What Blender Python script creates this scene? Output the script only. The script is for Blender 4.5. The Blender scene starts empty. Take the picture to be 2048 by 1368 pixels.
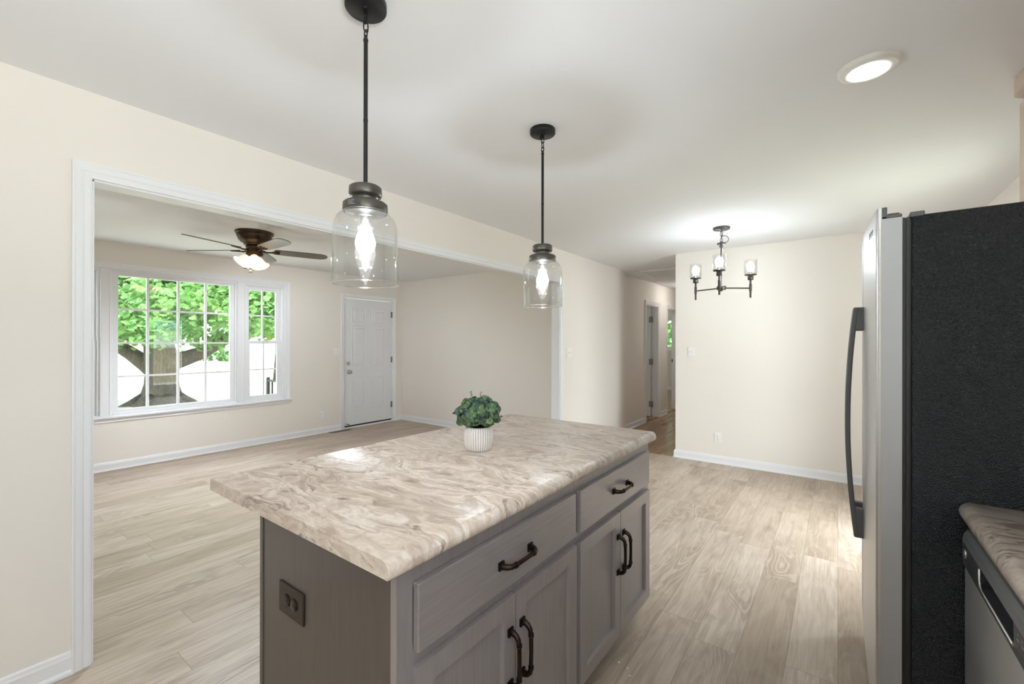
import bpy, bmesh, math, random
from mathutils import Vector, Matrix
PI = math.pi
S = bpy.context.scene
COL = S.collection
rnd = random.Random(7)

# ------------------------------------------------------------------ camera
yaw, pitch, roll, CAMH = 0.6394, 0.0006, 0.0018, 1.3755
cr = Vector((math.cos(yaw), math.sin(yaw), 0)); cf = Vector((-math.sin(yaw), math.cos(yaw), 0)); cu = Vector((0, 0, 1))
f2 = cf*math.cos(pitch)+cu*math.sin(pitch); u2 = cu*math.cos(pitch)-cf*math.sin(pitch)
r3 = cr*math.cos(roll)+u2*math.sin(roll); u3 = u2*math.cos(roll)-cr*math.sin(roll)
cam = bpy.data.cameras.new('camera'); camo = bpy.data.objects.new('camera', cam); COL.objects.link(camo)
cam.sensor_width = 36; cam.sensor_fit = 'HORIZONTAL'; cam.lens = 877.5/2048*36; cam.clip_start = .02; cam.clip_end = 500
M = Matrix.Identity(4)
for i in range(3):
    M[i][0], M[i][1], M[i][2] = r3[i], u3[i], -f2[i]
M[2][3] = CAMH
camo.matrix_world = M
S.camera = camo

# brightness of each source
KFILL, KDOOR, KSKY, KPEND, KCHAN, KCAN, KFAN = 340, 520, 5.0, 180, 110, 30, 2950

# ------------------------------------------------------------------ world, sun, daylight, exposure
W = bpy.data.worlds.new('world'); S.world = W; W.use_nodes = True
bg = W.node_tree.nodes['Background']; bg.inputs[0].default_value = (.80, .90, 1, 1); bg.inputs[1].default_value = KSKY
def light(name, kind, loc, energy, target=None, color=(1, 1, 1), **kw):
    l = bpy.data.lights.new(name, kind); l.energy = energy; l.color = color
    for k, v in kw.items(): setattr(l, k, v)
    o = bpy.data.objects.new(name, l); COL.objects.link(o); o.location = loc
    if target is not None:
        o.rotation_euler = (Vector(target)-Vector(loc)).to_track_quat('-Z', 'Y').to_euler()
    return o
light('sun', 'SUN', (0, 0, 20), KSKY*1.7, (-.35, .75, 19.1), (1, .96, .88), angle=.02)
light('added_window_fill', 'AREA', (2.3, -.55, .35), KFILL, (.0, -.45, 2.44), (.93, .97, 1), shape='RECTANGLE', size=2.2, size_y=1.5)  # added fill lamp outside an unseen window, aimed up at the ceiling
# daylight falling in through the glazed back door
light('back_door_daylight', 'AREA', (3.7, 2.0, 1.5), KDOOR, (.95, 3.7, 1.15), (.92, .97, 1), shape='RECTANGLE', size=2.5, size_y=2.5)
light('back_door_skylight', 'AREA', (2.5, 3.75, 3.1), KDOOR*1.2, (-.6, 3.6, .9), (.90, .96, 1), shape='RECTANGLE', size=2.4, size_y=1.6)
S.view_settings.view_transform = 'Standard'; S.view_settings.look = 'None'
S.view_settings.exposure = 0.26; S.view_settings.gamma = 1; S.view_settings.use_curve_mapping = False
cy = S.cycles
cy.use_denoising = True; cy.max_bounces = 10; cy.diffuse_bounces = 6; cy.glossy_bounces = 5
cy.transmission_bounces = 6; cy.transparent_max_bounces = 16; cy.sample_clamp_indirect = 6; cy.caustics_reflective = False; cy.caustics_refractive = False
cy.blur_glossy = .5

# ------------------------------------------------------------------ materials
class NT:
    def __init__(s, name):
        s.m = bpy.data.materials.new(name); s.m.use_nodes = True; s.t = s.m.node_tree
        s.b = s.t.nodes['Principled BSDF']; s.out = s.t.nodes['Material Output']
    def n(s, typ, props=None, **ins):
        nd = s.t.nodes.new('ShaderNode'+typ)
        for k, v in (props or {}).items(): setattr(nd, k, v)
        for k, v in ins.items():
            key = int(k[1:]) if k[0] == 'i' and k[1:].isdigit() else k.replace('_', ' ')
            s.put(nd.inputs[key], v)
        return nd
    def put(s, sock, v):
        if hasattr(v, 'node'): s.t.links.new(v, sock)
        elif hasattr(v, 'outputs'): s.t.links.new(v.outputs[0], sock)
        else: sock.default_value = v
    def math(s, op, a, b=0.0, c=0.0):
        return s.n('Math', {'operation': op}, i0=a, i1=b, i2=c).outputs[0]
    def mix(s, f, a, b, mode='MIX'):
        nd = s.t.nodes.new('ShaderNodeMix'); nd.data_type = 'RGBA'; nd.blend_type = mode
        s.put(nd.inputs[0], f); s.put(nd.inputs[6], a); s.put(nd.inputs[7], b); return nd.outputs[2]
    def ramp(s, f, stops):
        nd = s.t.nodes.new('ShaderNodeValToRGB'); e = nd.color_ramp.elements
        while len(e) < len(stops): e.new(.5)
        for el, (p, c) in zip(e, stops):
            el.position = p; el.color = c if len(c) == 4 else (*c, 1)
        s.put(nd.inputs[0], f); return nd.outputs[0]
    def obj(s, scale=(1, 1, 1), rot=(0, 0, 0)):
        tc = s.n('TexCoord'); return s.n('Mapping', Vector=tc.outputs['Object'], Scale=scale, Rotation=rot).outputs[0]
    def noise(s, vec, scale, detail=3, rough=.5, dist=0):
        return s.n('TexNoise', Vector=vec, Scale=scale, Detail=detail, Roughness=rough, Distortion=dist).outputs[0]
    def set(s, **k):
        for a, v in k.items(): s.put(s.b.inputs[a.replace('_', ' ')], v)
        return s
    def bump(s, h, strength=.2, dist=.01):
        s.put(s.b.inputs['Normal'], s.n('Bump', Height=h, Strength=strength, Distance=dist).outputs[0]); return s
def c4(c): return (*c, 1)
def plain(name, col, rough=.5, metal=0, spec=.5, var=0, vs=30, bump=0, bs=200):
    t = NT(name); t.set(Roughness=rough, Metallic=metal, Specular_IOR_Level=spec)
    if var:
        n = t.noise(t.obj(), vs, 4); t.set(Base_Color=t.mix(n, c4([x*(1-var) for x in col]), c4([min(1, x*(1+var)) for x in col])))
    else: t.set(Base_Color=c4(col))
    if bump: t.bump(t.noise(t.obj(), bs, 3), bump, .002)
    return t.m
def emit(name, col, strength):
    t = NT(name); t.set(Base_Color=c4(col), Emission_Color=c4(col), Emission_Strength=strength); return t.m

m_wall = plain('cream_wall_paint', (.83, .785, .728), .75, 0, .3, .012, 3, .05, 350)
m_ceil = plain('white_ceiling_paint', (.86, .865, .885), .85, 0, .2, .01, 2, .05, 300)
m_trim = plain('white_trim_paint', (.83, .835, .85), .35, 0, .4, .01, 4)
m_door = plain('white_door_paint', (.80, .81, .83), .4, 0, .4, .01, 4)
m_plast = plain('white_plastic', (.86, .85, .82), .3, 0, .5, .01, 9)
m_slot = plain('dark_slot', (.10, .10, .10), .6)
m_black = plain('black_satin_metal', (.022, .022, .023), .42, .6, .5, .15, 60)
m_fit = plain('bronze_grey_metal', (.115, .107, .094), .38, .75, .5, .12, 40)
m_bronze = plain('oil_rubbed_bronze', (.035, .022, .016), .28, .85, .5, .35, 90)
m_fan = plain('brown_bronze_fan_metal', (.055, .034, .02), .3, .7, .5, .2, 30)
m_nickel = plain('satin_nickel', (.52, .50, .48), .3, 1, .5, .1, 60)
m_brass = plain('dull_hinge_metal', (.30, .29, .27), .4, .9, .5, .1, 60)
m_plate = plain('bronze_outlet_plate', (.045, .033, .025), .38, .5, .5, .15, 60)
m_grey = plain('charcoal_grey_plastic', (.095, .098, .10), .38, 0, .5, .05, 20)
m_dkgrey = plain('dark_grey_panel', (.05, .05, .053), .35, .3, .5, .05, 20)
m_rubber = plain('black_rubber', (.012, .013, .014), .35, 0, .5, .1, 20)
m_cab2 = plain('taupe_cabinet_paint', (.62, .50, .41), .45, 0, .4, .05, 20)
m_vent = plain('brown_vent_metal', (.20, .13, .085), .45, .3, .5, .1, 40)
m_conc = plain('pale_concrete', (.55, .54, .52), .9, 0, .3, .1, 6, .2, 60)
m_siding = plain('pale_siding', (.88, .88, .87), .7)
m_crumb = plain('white_paint_chip', (.9, .88, .84), .7)
def envelope(name, col, strength):
    t = NT(name); t.t.nodes.remove(t.b); a = t.n('AddShader', i0=t.n('BsdfTransparent').outputs[0], i1=t.n('Emission', Color=c4(col), Strength=strength).outputs[0])
    t.t.links.new(a.outputs[0], t.out.inputs[0]); return t.m
m_env = envelope('glowing_bulb_envelope', (1, .985, .96), 2.2)
m_bulb = emit('hot_pendant_filament', (.82, .92, 1), KPEND*4.6)
m_bulbc = emit('hot_chandelier_filament', (.82, .92, 1), KCHAN*6)
m_can = emit('glowing_downlight_lens', (.93, .97, 1), KCAN)

def floor_mat(name, pw, pl, x0, cols, gap, rough, grain=1.0):
    t = NT(name); tc = t.n('TexCoord').outputs['Object']; sp = t.n('SeparateXYZ', Vector=tc)
    x = t.math('DIVIDE', t.math('SUBTRACT', sp.outputs[0], x0), pw); row = t.math('FLOOR', x); fx = t.math('FRACT', x)
    sh = t.n('TexWhiteNoise', {'noise_dimensions': '1D'}, W=row).outputs[0]
    y = t.math('ADD', t.math('DIVIDE', sp.outputs[1], pl), t.math('MULTIPLY', sh, 7.3)); pid = t.math('FLOOR', y); fy = t.math('FRACT', y)
    rid = t.n('TexWhiteNoise', {'noise_dimensions': '2D'}, Vector=t.n('CombineXYZ', X=row, Y=pid).outputs[0])
    off = t.n('VectorMath', {'operation': 'SCALE'}, i0=rid.outputs[1], Scale=40.0).outputs[0]
    v = t.n('VectorMath', {'operation': 'ADD'}, i0=tc, i1=off).outputs[0]
    st = t.n('Mapping', Vector=v, Scale=(1, .11, 1)).outputs[0]
    g1 = t.noise(st, 22, 5, .6, 1.2); g2 = t.noise(t.n('Mapping', Vector=v, Scale=(1, .03, 1)).outputs[0], 130, 3, .6)
    kn = t.noise(t.n('Mapping', Vector=v, Scale=(1, .4, 1)).outputs[0], 7, 3, .5, .8)
    base = t.ramp(rid.outputs[0], [(0, cols[0]), (.5, cols[1]), (1, cols[2])])
    c = t.mix(t.math('MULTIPLY', t.ramp(g1, [(.38, (0, 0, 0)), (.68, (1, 1, 1))]), .62*grain), base, c4(cols[3]))
    c = t.mix(t.math('MULTIPLY', t.ramp(kn, [(.54, (0, 0, 0)), (.74, (1, 1, 1))]), .42*grain), c, c4(cols[4]))
    c = t.mix(t.math('MULTIPLY', t.ramp(g2, [(.42, (0, 0, 0)), (.70, (1, 1, 1))]), .30*grain), c, c4(cols[4]))
    n0 = t.noise(t.n('Mapping', Vector=v, Scale=(1, .2, 1)).outputs[0], 5.5, 1.5, .5, .3)
    rg = t.ramp(t.math('SINE', t.math('MULTIPLY', n0, 150.0)), [(.25, (1, 1, 1)), (.75, (0, 0, 0))])
    rm = t.ramp(t.noise(t.n('Mapping', Vector=v, Scale=(1, .3, 1)).outputs[0], 4.5, 2), [(.52, (0, 0, 0)), (.66, (1, 1, 1))])
    c = t.mix(t.math('MULTIPLY', t.math('MULTIPLY', rg, rm), .42*grain), c, c4(cols[4]))
    ex = t.math('MINIMUM', fx, t.math('SUBTRACT', 1, fx)); ey = t.math('MULTIPLY', t.math('MINIMUM', fy, t.math('SUBTRACT', 1, fy)), pl/pw)
    ed = t.math('LESS_THAN', t.math('MINIMUM', t.math('MULTIPLY', ex, 1.0), ey), gap/pw)
    c = t.mix(t.math('MULTIPLY', ed, .55), c, c4(cols[5]))
    t.set(Base_Color=c, Roughness=t.math('ADD', t.math('MULTIPLY', g2, .12), rough), Specular_IOR_Level=.4)
    t.bump(t.math('SUBTRACT', t.math('MULTIPLY', g2, .3), ed), .12, .002)
    return t.m
m_lvp = floor_mat('pale_oak_vinyl_plank', .1805, 1.22, 0.0, [(.43, .345, .27), (.53, .44, .355), (.605, .52, .44), (.325, .245, .178), (.225, .162, .112), (.15, .11, .08)], .0013, .36)
m_oak = floor_mat('amber_oak_strip', .057, .9, .01, [(.30, .165, .082), (.36, .205, .105), (.42, .25, .135), (.23, .12, .06), (.17, .085, .042), (.09, .05, .03)], .0008, .16)

def wood(name, a, b, c, axis, rough=.38, coat=.25):
    t = NT(name); sc = [1, 1, 1]; sc[axis] = .06
    v = t.obj(tuple(sc)); g = t.noise(v, 90, 4, .6, .6); k = t.noise(t.obj(), 5, 3, .5, .3)
    col = t.mix(g, c4(a), c4(b)); col = t.mix(t.math('MULTIPLY', t.ramp(k, [(.35, (0, 0, 0)), (.75, (1, 1, 1))]), .6), col, c4(c))
    t.set(Base_Color=col, Roughness=rough, Specular_IOR_Level=.5, Coat_Weight=coat, Coat_Roughness=.3)
    t.bump(g, .04, .002); return t.m
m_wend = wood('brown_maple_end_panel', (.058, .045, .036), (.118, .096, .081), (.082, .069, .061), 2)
WA, WB, WC = (.165, .140, .134), (.325, .284, .276), (.262, .240, .242)  # stained maple fronts, base raised to stand in for sheen and daylight
m_wz = wood('stained_maple_painted_sheen_upright', WA, WB, WC, 2, .38, .7)
m_wy = wood('stained_maple_painted_sheen_level', WA, WB, WC, 1, .38, .7)
m_blade = wood('dark_walnut_fan_blade', (.09, .07, .055), (.13, .10, .08), (.11, .09, .07), 0, .45)

def laminate():
    t = NT('swirled_beige_laminate'); v = t.obj((.48, 1, .8), (0, 0, -.62))
    w = t.n('TexNoise', Vector=v, Scale=3.4, Detail=3, Roughness=.5)
    wv = t.n('VectorMath', {'operation': 'MULTIPLY_ADD'}, i0=w.outputs[1], i1=(.5, .5, .5), i2=v).outputs[0]
    a = t.noise(wv, 4.0, 9, .62, .6); b = t.noise(wv, 8.5, 8, .60, 1.0); e = t.noise(v, 2.2, 2); d = t.noise(t.obj(), 90, 4, .6)
    c = t.ramp(a, [(.30, (0.2, 0.145, 0.111)), (.38, (0.42, 0.323, 0.25)), (.455, (0.7, 0.598, 0.509)), (.50, (0.43, 0.338, 0.273)), (.545, (0.74, 0.651, 0.569)), (.61, (0.52, 0.41, 0.324)), (.67, (0.66, 0.565, 0.481)), (.77, (0.29, 0.217, 0.167))])
    c2 = t.ramp(b, [(.32, (0.26, 0.193, 0.148)), (.43, (0.56, 0.454, 0.37)), (.50, (0.78, 0.695, 0.615)), (.57, (0.42, 0.328, 0.264)), (.64, (0.68, 0.579, 0.5)), (.74, (0.45, 0.352, 0.282))])
    c = t.mix(t.ramp(e, [(.35, (.2, .2, .2)), (.65, (.75, .75, .75))]), c, c2)
    r = t.math('ABSOLUTE', t.math('SUBTRACT', a, .485)); vein = t.ramp(r, [(0, (1, 1, 1)), (.014, (0, 0, 0))])
    msk = t.ramp(b, [(.47, (0, 0, 0)), (.56, (1, 1, 1))])
    c = t.mix(t.math('MULTIPLY', t.math('MULTIPLY', vein, msk), .8), c, c4((0.15, 0.106, 0.0786)))
    r2 = t.math('ABSOLUTE', t.math('SUBTRACT', a, .555)); v3 = t.ramp(r2, [(0, (1, 1, 1)), (.016, (0, 0, 0))])
    c = t.mix(t.math('MULTIPLY', v3, .5), c, c4((0.76, 0.685, 0.611)))
    c = t.mix(t.math('MULTIPLY', t.ramp(d, [(.45, (0, 0, 0)), (.7, (1, 1, 1))]), .22), c, c4((0.32, 0.246, 0.194)))
    t.set(Base_Color=c, Roughness=t.math('ADD', t.math('MULTIPLY', d, .12), .24), Specular_IOR_Level=.5); t.bump(d, .05, .002)
    return t.m
m_lam = laminate()

def glass(name, tint, ior, rough=0.0, extra=0.0):
    t = NT(name); t.t.nodes.remove(t.b)
    tr = t.n('BsdfTransparent', Color=c4(tint)); gl = t.n('BsdfGlossy', Color=(1, 1, 1, 1), Roughness=rough)
    fa = t.n('LayerWeight', Blend=.5).outputs[1]; f0 = ((ior-1)/(ior+1))**2
    fr = t.math('ADD', t.math('MULTIPLY', t.math('POWER', fa, 5.0), 1-f0), f0)
    mx = t.n('MixShader', i0=t.math('ADD', fr, extra) if extra else fr, i1=tr.outputs[0], i2=gl.outputs[0])
    t.t.links.new(mx.outputs[0], t.out.inputs[0]); return t.m
m_glass = glass('clear_lamp_glass', (.955, .96, .96), 1.55, .02)
m_pane = glass('window_pane_glass', (.975, .985, .98), 1.62, 0)
m_rim = glass('thick_glass_rim', (.93, .95, .95), 1.6, .05, .22)

def steel(name, col, rough, axis):
    t = NT(name); sc = [1, 1, 1]; sc[axis] = .01; n = t.noise(t.obj(tuple(sc)), 300, 3)
    t.set(Base_Color=t.mix(n, c4([x*.93 for x in col]), c4(col)), Metallic=.85, Roughness=t.math('ADD', t.math('MULTIPLY', n, .12), rough)); return t.m
m_steel = steel('brushed_stainless', (.62, .62, .62), .30, 1)
m_steelside = plain('grey_door_edge', (.39, .395, .405), .38, .5, .5, .04, 6)
def blackside():
    t = NT('black_textured_fridge_side'); v = t.obj(); a = t.n('TexVoronoi', {'feature': 'SMOOTH_F1'}, Vector=v, Scale=420.0).outputs[0]; b = t.noise(v, 240, 3)
    t.set(Base_Color=(.008, .010, .013, 1), Roughness=.15, Specular_IOR_Level=.40)
    t.bump(t.math('ADD', a, b), .9, .003); return t.m
m_bside = blackside()

def potmat():
    t = NT('white_ribbed_ceramic'); sp = t.n('SeparateXYZ', Vector=t.n('TexCoord').outputs['Object'])
    an = t.math('ARCTAN2', sp.outputs[1], sp.outputs[0]); w = t.math('ABSOLUTE', t.math('SINE', t.math('MULTIPLY', an, 18)))
    n = t.noise(t.obj(), 90, 3)
    g = t.ramp(t.math('ADD', w, t.math('MULTIPLY', t.math('SUBTRACT', n, .5), .25)), [(.10, (.34, .29, .27)), (.42, (.80, .76, .73)), (1, (.86, .83, .80))])
    t.set(Base_Color=g, Roughness=.6); return t.m
m_pot = potmat()
def leafmat(name, a, b, trans, var=8):
    t = NT(name); n = t.noise(t.obj(), var, 3); c = t.mix(t.ramp(n, [(.35, (0, 0, 0)), (.65, (1, 1, 1))]), c4(a), c4(b))
    t.set(Base_Color=c, Roughness=.5)
    if trans:
        d = t.n('BsdfTranslucent', Color=c); mx = t.n('MixShader', i0=trans, i1=t.b.outputs[0], i2=d.outputs[0]); t.t.links.new(mx.outputs[0], t.out.inputs[0])
    return t.m
m_euc = leafmat('sage_green_eucalyptus', (.035, .085, .060), (.20, .31, .14), 0, 38)
m_euc2 = leafmat('blue_green_eucalyptus', (.03, .065, .055), (.13, .21, .15), 0, 45)
m_euc3 = leafmat('light_green_eucalyptus', (.10, .20, .06), (.34, .46, .20), 0, 45)
m_sprig = plain('dark_green_sprig', (.05, .08, .04), .6)
m_maple = leafmat('green_maple_leaves', (.11, .29, .075), (.23, .42, .13), .45, 1.3)
m_yleaf = leafmat('yellow_green_leaves', (.14, .24, .03), (.22, .30, .04), .45, 1.3)
m_bushl = leafmat('bush_leaves', (.07, .20, .05), (.13, .27, .08), .3, 2)
def barkmat():
    t = NT('rough_grey_brown_bark'); v = t.obj((1, 1, .25)); n = t.noise(v, 15, 6, .7, 1.2)
    t.set(Base_Color=t.ramp(n, [(.3, (.035, .030, .022)), (.6, (.14, .12, .09)), (.8, (.22, .20, .15))]), Roughness=.9); t.bump(n, .9, .08); return t.m
m_bark = barkmat()
def grassmat():
    t = NT('sunlit_lawn_grass'); n = t.noise(t.obj(), .5, 5); m = t.noise(t.obj(), 40, 3)
    t.set(Base_Color=t.mix(m, t.mix(n, (.50, .52, .38, 1), (.60, .58, .47, 1)), (.62, .62, .50, 1)), Roughness=.9); t.bump(m, .4, .03); return t.m
m_grass = grassmat()
def brickmat():
    t = NT('red_brick'); b = t.n('TexBrick', Vector=t.obj((1, 1, 1), (PI/2, 0, 0)), Color1=(.55, .22, .18, 1), Color2=(.62, .28, .22, 1), Mortar=(.7, .65, .6, 1), Scale=4.0)
    t.set(Base_Color=b.outputs[0], Roughness=.9); return t.m
m_brick = brickmat()
m_roof = plain('blue_grey_roof', (.22, .27, .32), .8, 0, .3, .15, 3)
m_roof2 = plain('brown_grey_roof', (.30, .27, .25), .8, 0, .3, .15, 3)
def fence_mat():
    t = NT('weathered_fence_boards'); t.set(Base_Color=t.mix(t.noise(t.obj((1, 1, .1)), 12, 3), (.42, .33, .22, 1), (.58, .48, .34, 1)), Roughness=.9); return t.m
m_fence = fence_mat()
def shademat():
    t = NT('lit_frosted_amber_glass'); lw = t.n('LayerWeight', Blend=.35).outputs[1]
    t.set(Base_Color=(.62, .50, .34, 1), Emission_Color=t.mix(lw, (1, .86, .60, 1), (1, .52, .16, 1)), Emission_Strength=t.math('SUBTRACT', 1.9, t.math('MULTIPLY', lw, 1.6)), Roughness=.35); return t.m
m_shade = shademat()

# ------------------------------------------------------------------ mesh helpers
def BM(): return bmesh.new()
def quad(bm, vs):
    try: return bm.faces.new(vs)
    except ValueError: return None
def box(bm, x0, x1, y0, y1, z0, z1):
    if x0 > x1: x0, x1 = x1, x0
    if y0 > y1: y0, y1 = y1, y0
    if z0 > z1: z0, z1 = z1, z0
    v = [bm.verts.new(p) for p in ((x0,y0,z0),(x1,y0,z0),(x1,y1,z0),(x0,y1,z0),(x0,y0,z1),(x1,y0,z1),(x1,y1,z1),(x0,y1,z1))]
    for f in ((0,3,2,1),(4,5,6,7),(0,1,5,4),(1,2,6,5),(2,3,7,6),(3,0,4,7)): bm.faces.new([v[i] for i in f])
    return bm
def prism(bm, poly, axis, a, b):
    """poly in the two axes other than `axis` (in x,y,z order), extruded from a to b"""
    def P(p, t):
        return {0: (t, p[0], p[1]), 1: (p[0], t, p[1]), 2: (p[0], p[1], t)}[axis]
    A = [bm.verts.new(P(p, a)) for p in poly]; B = [bm.verts.new(P(p, b)) for p in poly]; n = len(poly)
    for i in range(n): quad(bm, (A[i], A[(i+1) % n], B[(i+1) % n], B[i]))
    quad(bm, A[::-1]); quad(bm, B); return bm
def lathe(bm, prof, c=(0, 0, 0), seg=40, rot=None, smooth=True, rib=None):
    rings = []
    for r, z in prof:
        if r < 1e-6: rings.append([bm.verts.new((0, 0, z))])
        else: rings.append([bm.verts.new((r*(rib(a, z) if rib else 1)*math.cos(a), r*(rib(a, z) if rib else 1)*math.sin(a), z)) for a in [2*PI*i/seg for i in range(seg)]])
    for a, b in zip(rings, rings[1:]):
        for i in range(seg):
            j = (i+1) % seg
            if len(a) == 1 and len(b) == 1: continue
            if len(a) == 1: f = quad(bm, (a[0], b[i], b[j]))
            elif len(b) == 1: f = quad(bm, (a[i], b[0], a[j]))
            else: f = quad(bm, (a[i], b[i], b[j], a[j]))
            if f: f.smooth = smooth
    vs = [v for r in rings for v in r]; T = Matrix.Translation(Vector(c)) @ (rot.to_4x4() if rot else Matrix.Identity(4))
    for v in vs: v.co = T @ v.co
    return bm
def cyl(bm, c, r, z0, z1, seg=24, rot=None): return lathe(bm, [(0, z0), (r, z0), (r, z1), (0, z1)], c, seg, rot, smooth=False)
def tube(bm, pts, r, seg=10, closed=False, cap=True):
    pts = [Vector(p) for p in pts]; n = len(pts); rs = r if isinstance(r, (list, tuple)) else [r]*n
    rings = []; up = None
    for i, p in enumerate(pts):
        a = pts[(i-1) % n] if (i > 0 or closed) else p; b = pts[(i+1) % n] if (i < n-1 or closed) else p
        t = (b-a).normalized()
        if up is None:
            up = Vector((0, 0, 1)) if abs(t.z) < .9 else Vector((1, 0, 0))
        s = t.cross(up)
        if s.length < 1e-6: s = t.cross(Vector((0, 1, 0)))
        s.normalize(); up = s.cross(t).normalized()
        rings.append([bm.verts.new(p+(s*math.cos(q)+up*math.sin(q))*rs[i]) for q in [2*PI*k/seg for k in range(seg)]])
    for a, b in (list(zip(rings, rings[1:]))+([(rings[-1], rings[0])] if closed else [])):
        for k in range(seg):
            f = quad(bm, (a[k], a[(k+1) % seg], b[(k+1) % seg], b[k]))
            if f: f.smooth = True
    if cap and not closed: quad(bm, rings[0][::-1]); quad(bm, rings[-1])
    return bm
def ball(bm, c, r, sc=(1, 1, 1), seg=16):
    n0 = len(bm.verts); bmesh.ops.create_uvsphere(bm, u_segments=seg, v_segments=seg//2+2, radius=r)
    bm.verts.ensure_lookup_table()
    for v in bm.verts[n0:]:
        v.co = Vector((v.co.x*sc[0], v.co.y*sc[1], v.co.z*sc[2]))+Vector(c)
        for f in v.link_faces: f.smooth = True
    return bm
CAS = [(0, 0), (.003, .011), (.010, .013), (.026, .013), (.032, .017), (.040, .019), (.052, .020), (.058, .023), (.064, .022), (.064, 0)]
def casing(bm, plane, axis, sgn, a0, a1, z0, z1, closed=False, prof=CAS):
    """mitred moulding round an opening; `plane` coordinate along axis (0:x, 1:y), protruding by sgn"""
    def P(a, z, d): return (plane+sgn*d, a, z) if axis == 0 else (a, plane+sgn*d, z)
    rings = []
    for u, d in prof:
        pts = [(a0-u, z0-(u if closed else 0)), (a0-u, z1+u), (a1+u, z1+u), (a1+u, z0-(u if closed else 0))]
        rings.append([bm.verts.new(P(a, z, d)) for a, z in pts])
    for a, b in zip(rings, rings[1:]):
        for i in range(4 if closed else 3): quad(bm, (a[i], a[(i+1) % 4], b[(i+1) % 4], b[i]))
    if not closed:
        quad(bm, [r[0] for r in rings]); quad(bm, [r[3] for r in rings][::-1])
    return bm
BBP = [(0, 0), (.024, 0), (.0235, .009), (.020, .016), (.014, .019), (.014, .068), (.011, .076), (.009, .086), (.005, .092), (0, .092)]
def baseb(bm, p0, p1, nrm):
    """baseboard with shoe moulding from p0 to p1 (xy), thickness towards nrm"""
    A = [bm.verts.new((p0[0]+nrm[0]*d, p0[1]+nrm[1]*d, z)) for d, z in BBP]; B = [bm.verts.new((p1[0]+nrm[0]*d, p1[1]+nrm[1]*d, z)) for d, z in BBP]
    n = len(BBP)
    for i in range(n): quad(bm, (A[i], A[(i+1) % n], B[(i+1) % n], B[i]))
    quad(bm, A[::-1]); quad(bm, B); return bm
def worldloc(o):
    v = Vector((0, 0, 0))
    while o is not None: v = v+o.location; o = o.parent
    return v
def obj(name, bm, mat, parent=None, bevel=0, smooth=False, keep=False):
    """link one mesh; vertices are given in world coordinates and made local to the parent or to the object's base"""
    bmesh.ops.recalc_face_normals(bm, faces=bm.faces)
    me = bpy.data.meshes.new(name)
    L = worldloc(parent) if parent else Vector((0, 0, 0))
    if not parent and not keep:
        xs = [v.co for v in bm.verts]; L = Vector(((min(v.x for v in xs)+max(v.x for v in xs))/2, (min(v.y for v in xs)+max(v.y for v in xs))/2, min(v.z for v in xs)))
    for v in bm.verts: v.co = v.co-L
    bm.to_mesh(me); bm.free()
    if smooth:
        for p in me.polygons: p.use_smooth = True
    o = bpy.data.objects.new(name, me); COL.objects.link(o)
    for mt in (mat if isinstance(mat, (list, tuple)) else [mat]): me.materials.append(mt)
    if parent: o.parent = parent
    else: o.location = L
    if bevel:
        b = o.modifiers.new('bevel', 'BEVEL'); b.width = bevel; b.segments = 2; b.limit_method = 'ANGLE'; b.angle_limit = .6
    return o
def tag(o, label, cat, group=None):
    o['label'] = label; o['category'] = cat
    if group: o['group'] = group
    return o
def thing(name, loc, label, cat, group=None):
    o = bpy.data.objects.new(name, None); COL.objects.link(o); o.location = loc; o.empty_display_size = .05
    return tag(o, label, cat, group)
def struct(name, bm, mat, parent=None, bevel=0, keep=True, label=None):
    o = obj(name, bm, mat, parent, bevel, keep=keep)
    if not parent: o['kind'] = 'structure'
    if label: o['label'] = label
    return o
def dup(root, loc, label=None, group=None):
    r = root.copy(); COL.objects.link(r); r.location = loc
    if label: r['label'] = label
    if group: r['group'] = group
    for ch in list(root.children):
        c = ch.copy(); COL.objects.link(c); c.parent = r
        for g in list(ch.children):
            d = g.copy(); COL.objects.link(d); d.parent = c
    return r

# ------------------------------------------------------------------ the setting
H = 2.44
XW, XWB = -2.561, -2.661            # wall with the wide opening: kitchen face, living-room face
XL = -6.24                          # window wall
YE, YO, XO, XR = 5.097, 5.414, -1.572, .925
OP0, OP1, OPZ = .44, 4.35, 2.062    # cased opening
struct('floor', box(BM(), -6.38, 1.04, -2.6, YO, -.06, 0), m_lvp)
struct('floor.001', box(BM(), -6.38, XO+.11, YO, 13.1, -.06, 0), m_oak)
struct('ceiling', box(BM(), -6.5, 1.1, -2.7, 13.2, H, H+.15), m_ceil)
b = BM(); box(b, XWB, XW, -2.5, OP0-.012, 0, H); box(b, XWB, XW, OP0-.012, OP1+.012, OPZ+.012, H); box(b, XWB, XW, OP1+.012, 6.28, 0, H)
struct('wall_left', b, m_wall)
D1 = (7.45, 8.09); D2 = (8.62, 9.30); DZ = 2.04
b = BM(); box(b, -2.775, XWB, 6.28, D1[0], 0, H); box(b, -2.775, XWB, D1[0], D1[1], DZ, H); box(b, -2.775, XWB, D1[1], D2[0], 0, H)
box(b, -2.775, XWB, D2[0], D2[1], DZ, H); box(b, -2.775, XWB, D2[1], 9.9, 0, H)
struct('wall_hall_left', b, m_wall)
struct('wall_hall_right', box(BM(), XO, XO+.11, YO+.115, 9.9, 0, H), m_wall)
struct('wall_hall_end', box(BM(), -2.775, XO+.11, 9.9, 10.0, 0, H), m_wall)
struct('wall_front', box(BM(), XO, 1.04, YO, YO+.115, 0, H), m_wall)
struct('wall_living_end', box(BM(), -6.38, XWB, YE, YE+.1, 0, H), m_wall)
struct('wall_living_near', box(BM(), -6.38, XWB, -1.1, -1.0, 0, H), m_wall)
struct('wall_back', box(BM(), XWB, 1.04, -2.6, -2.5, 0, H), m_wall)
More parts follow.
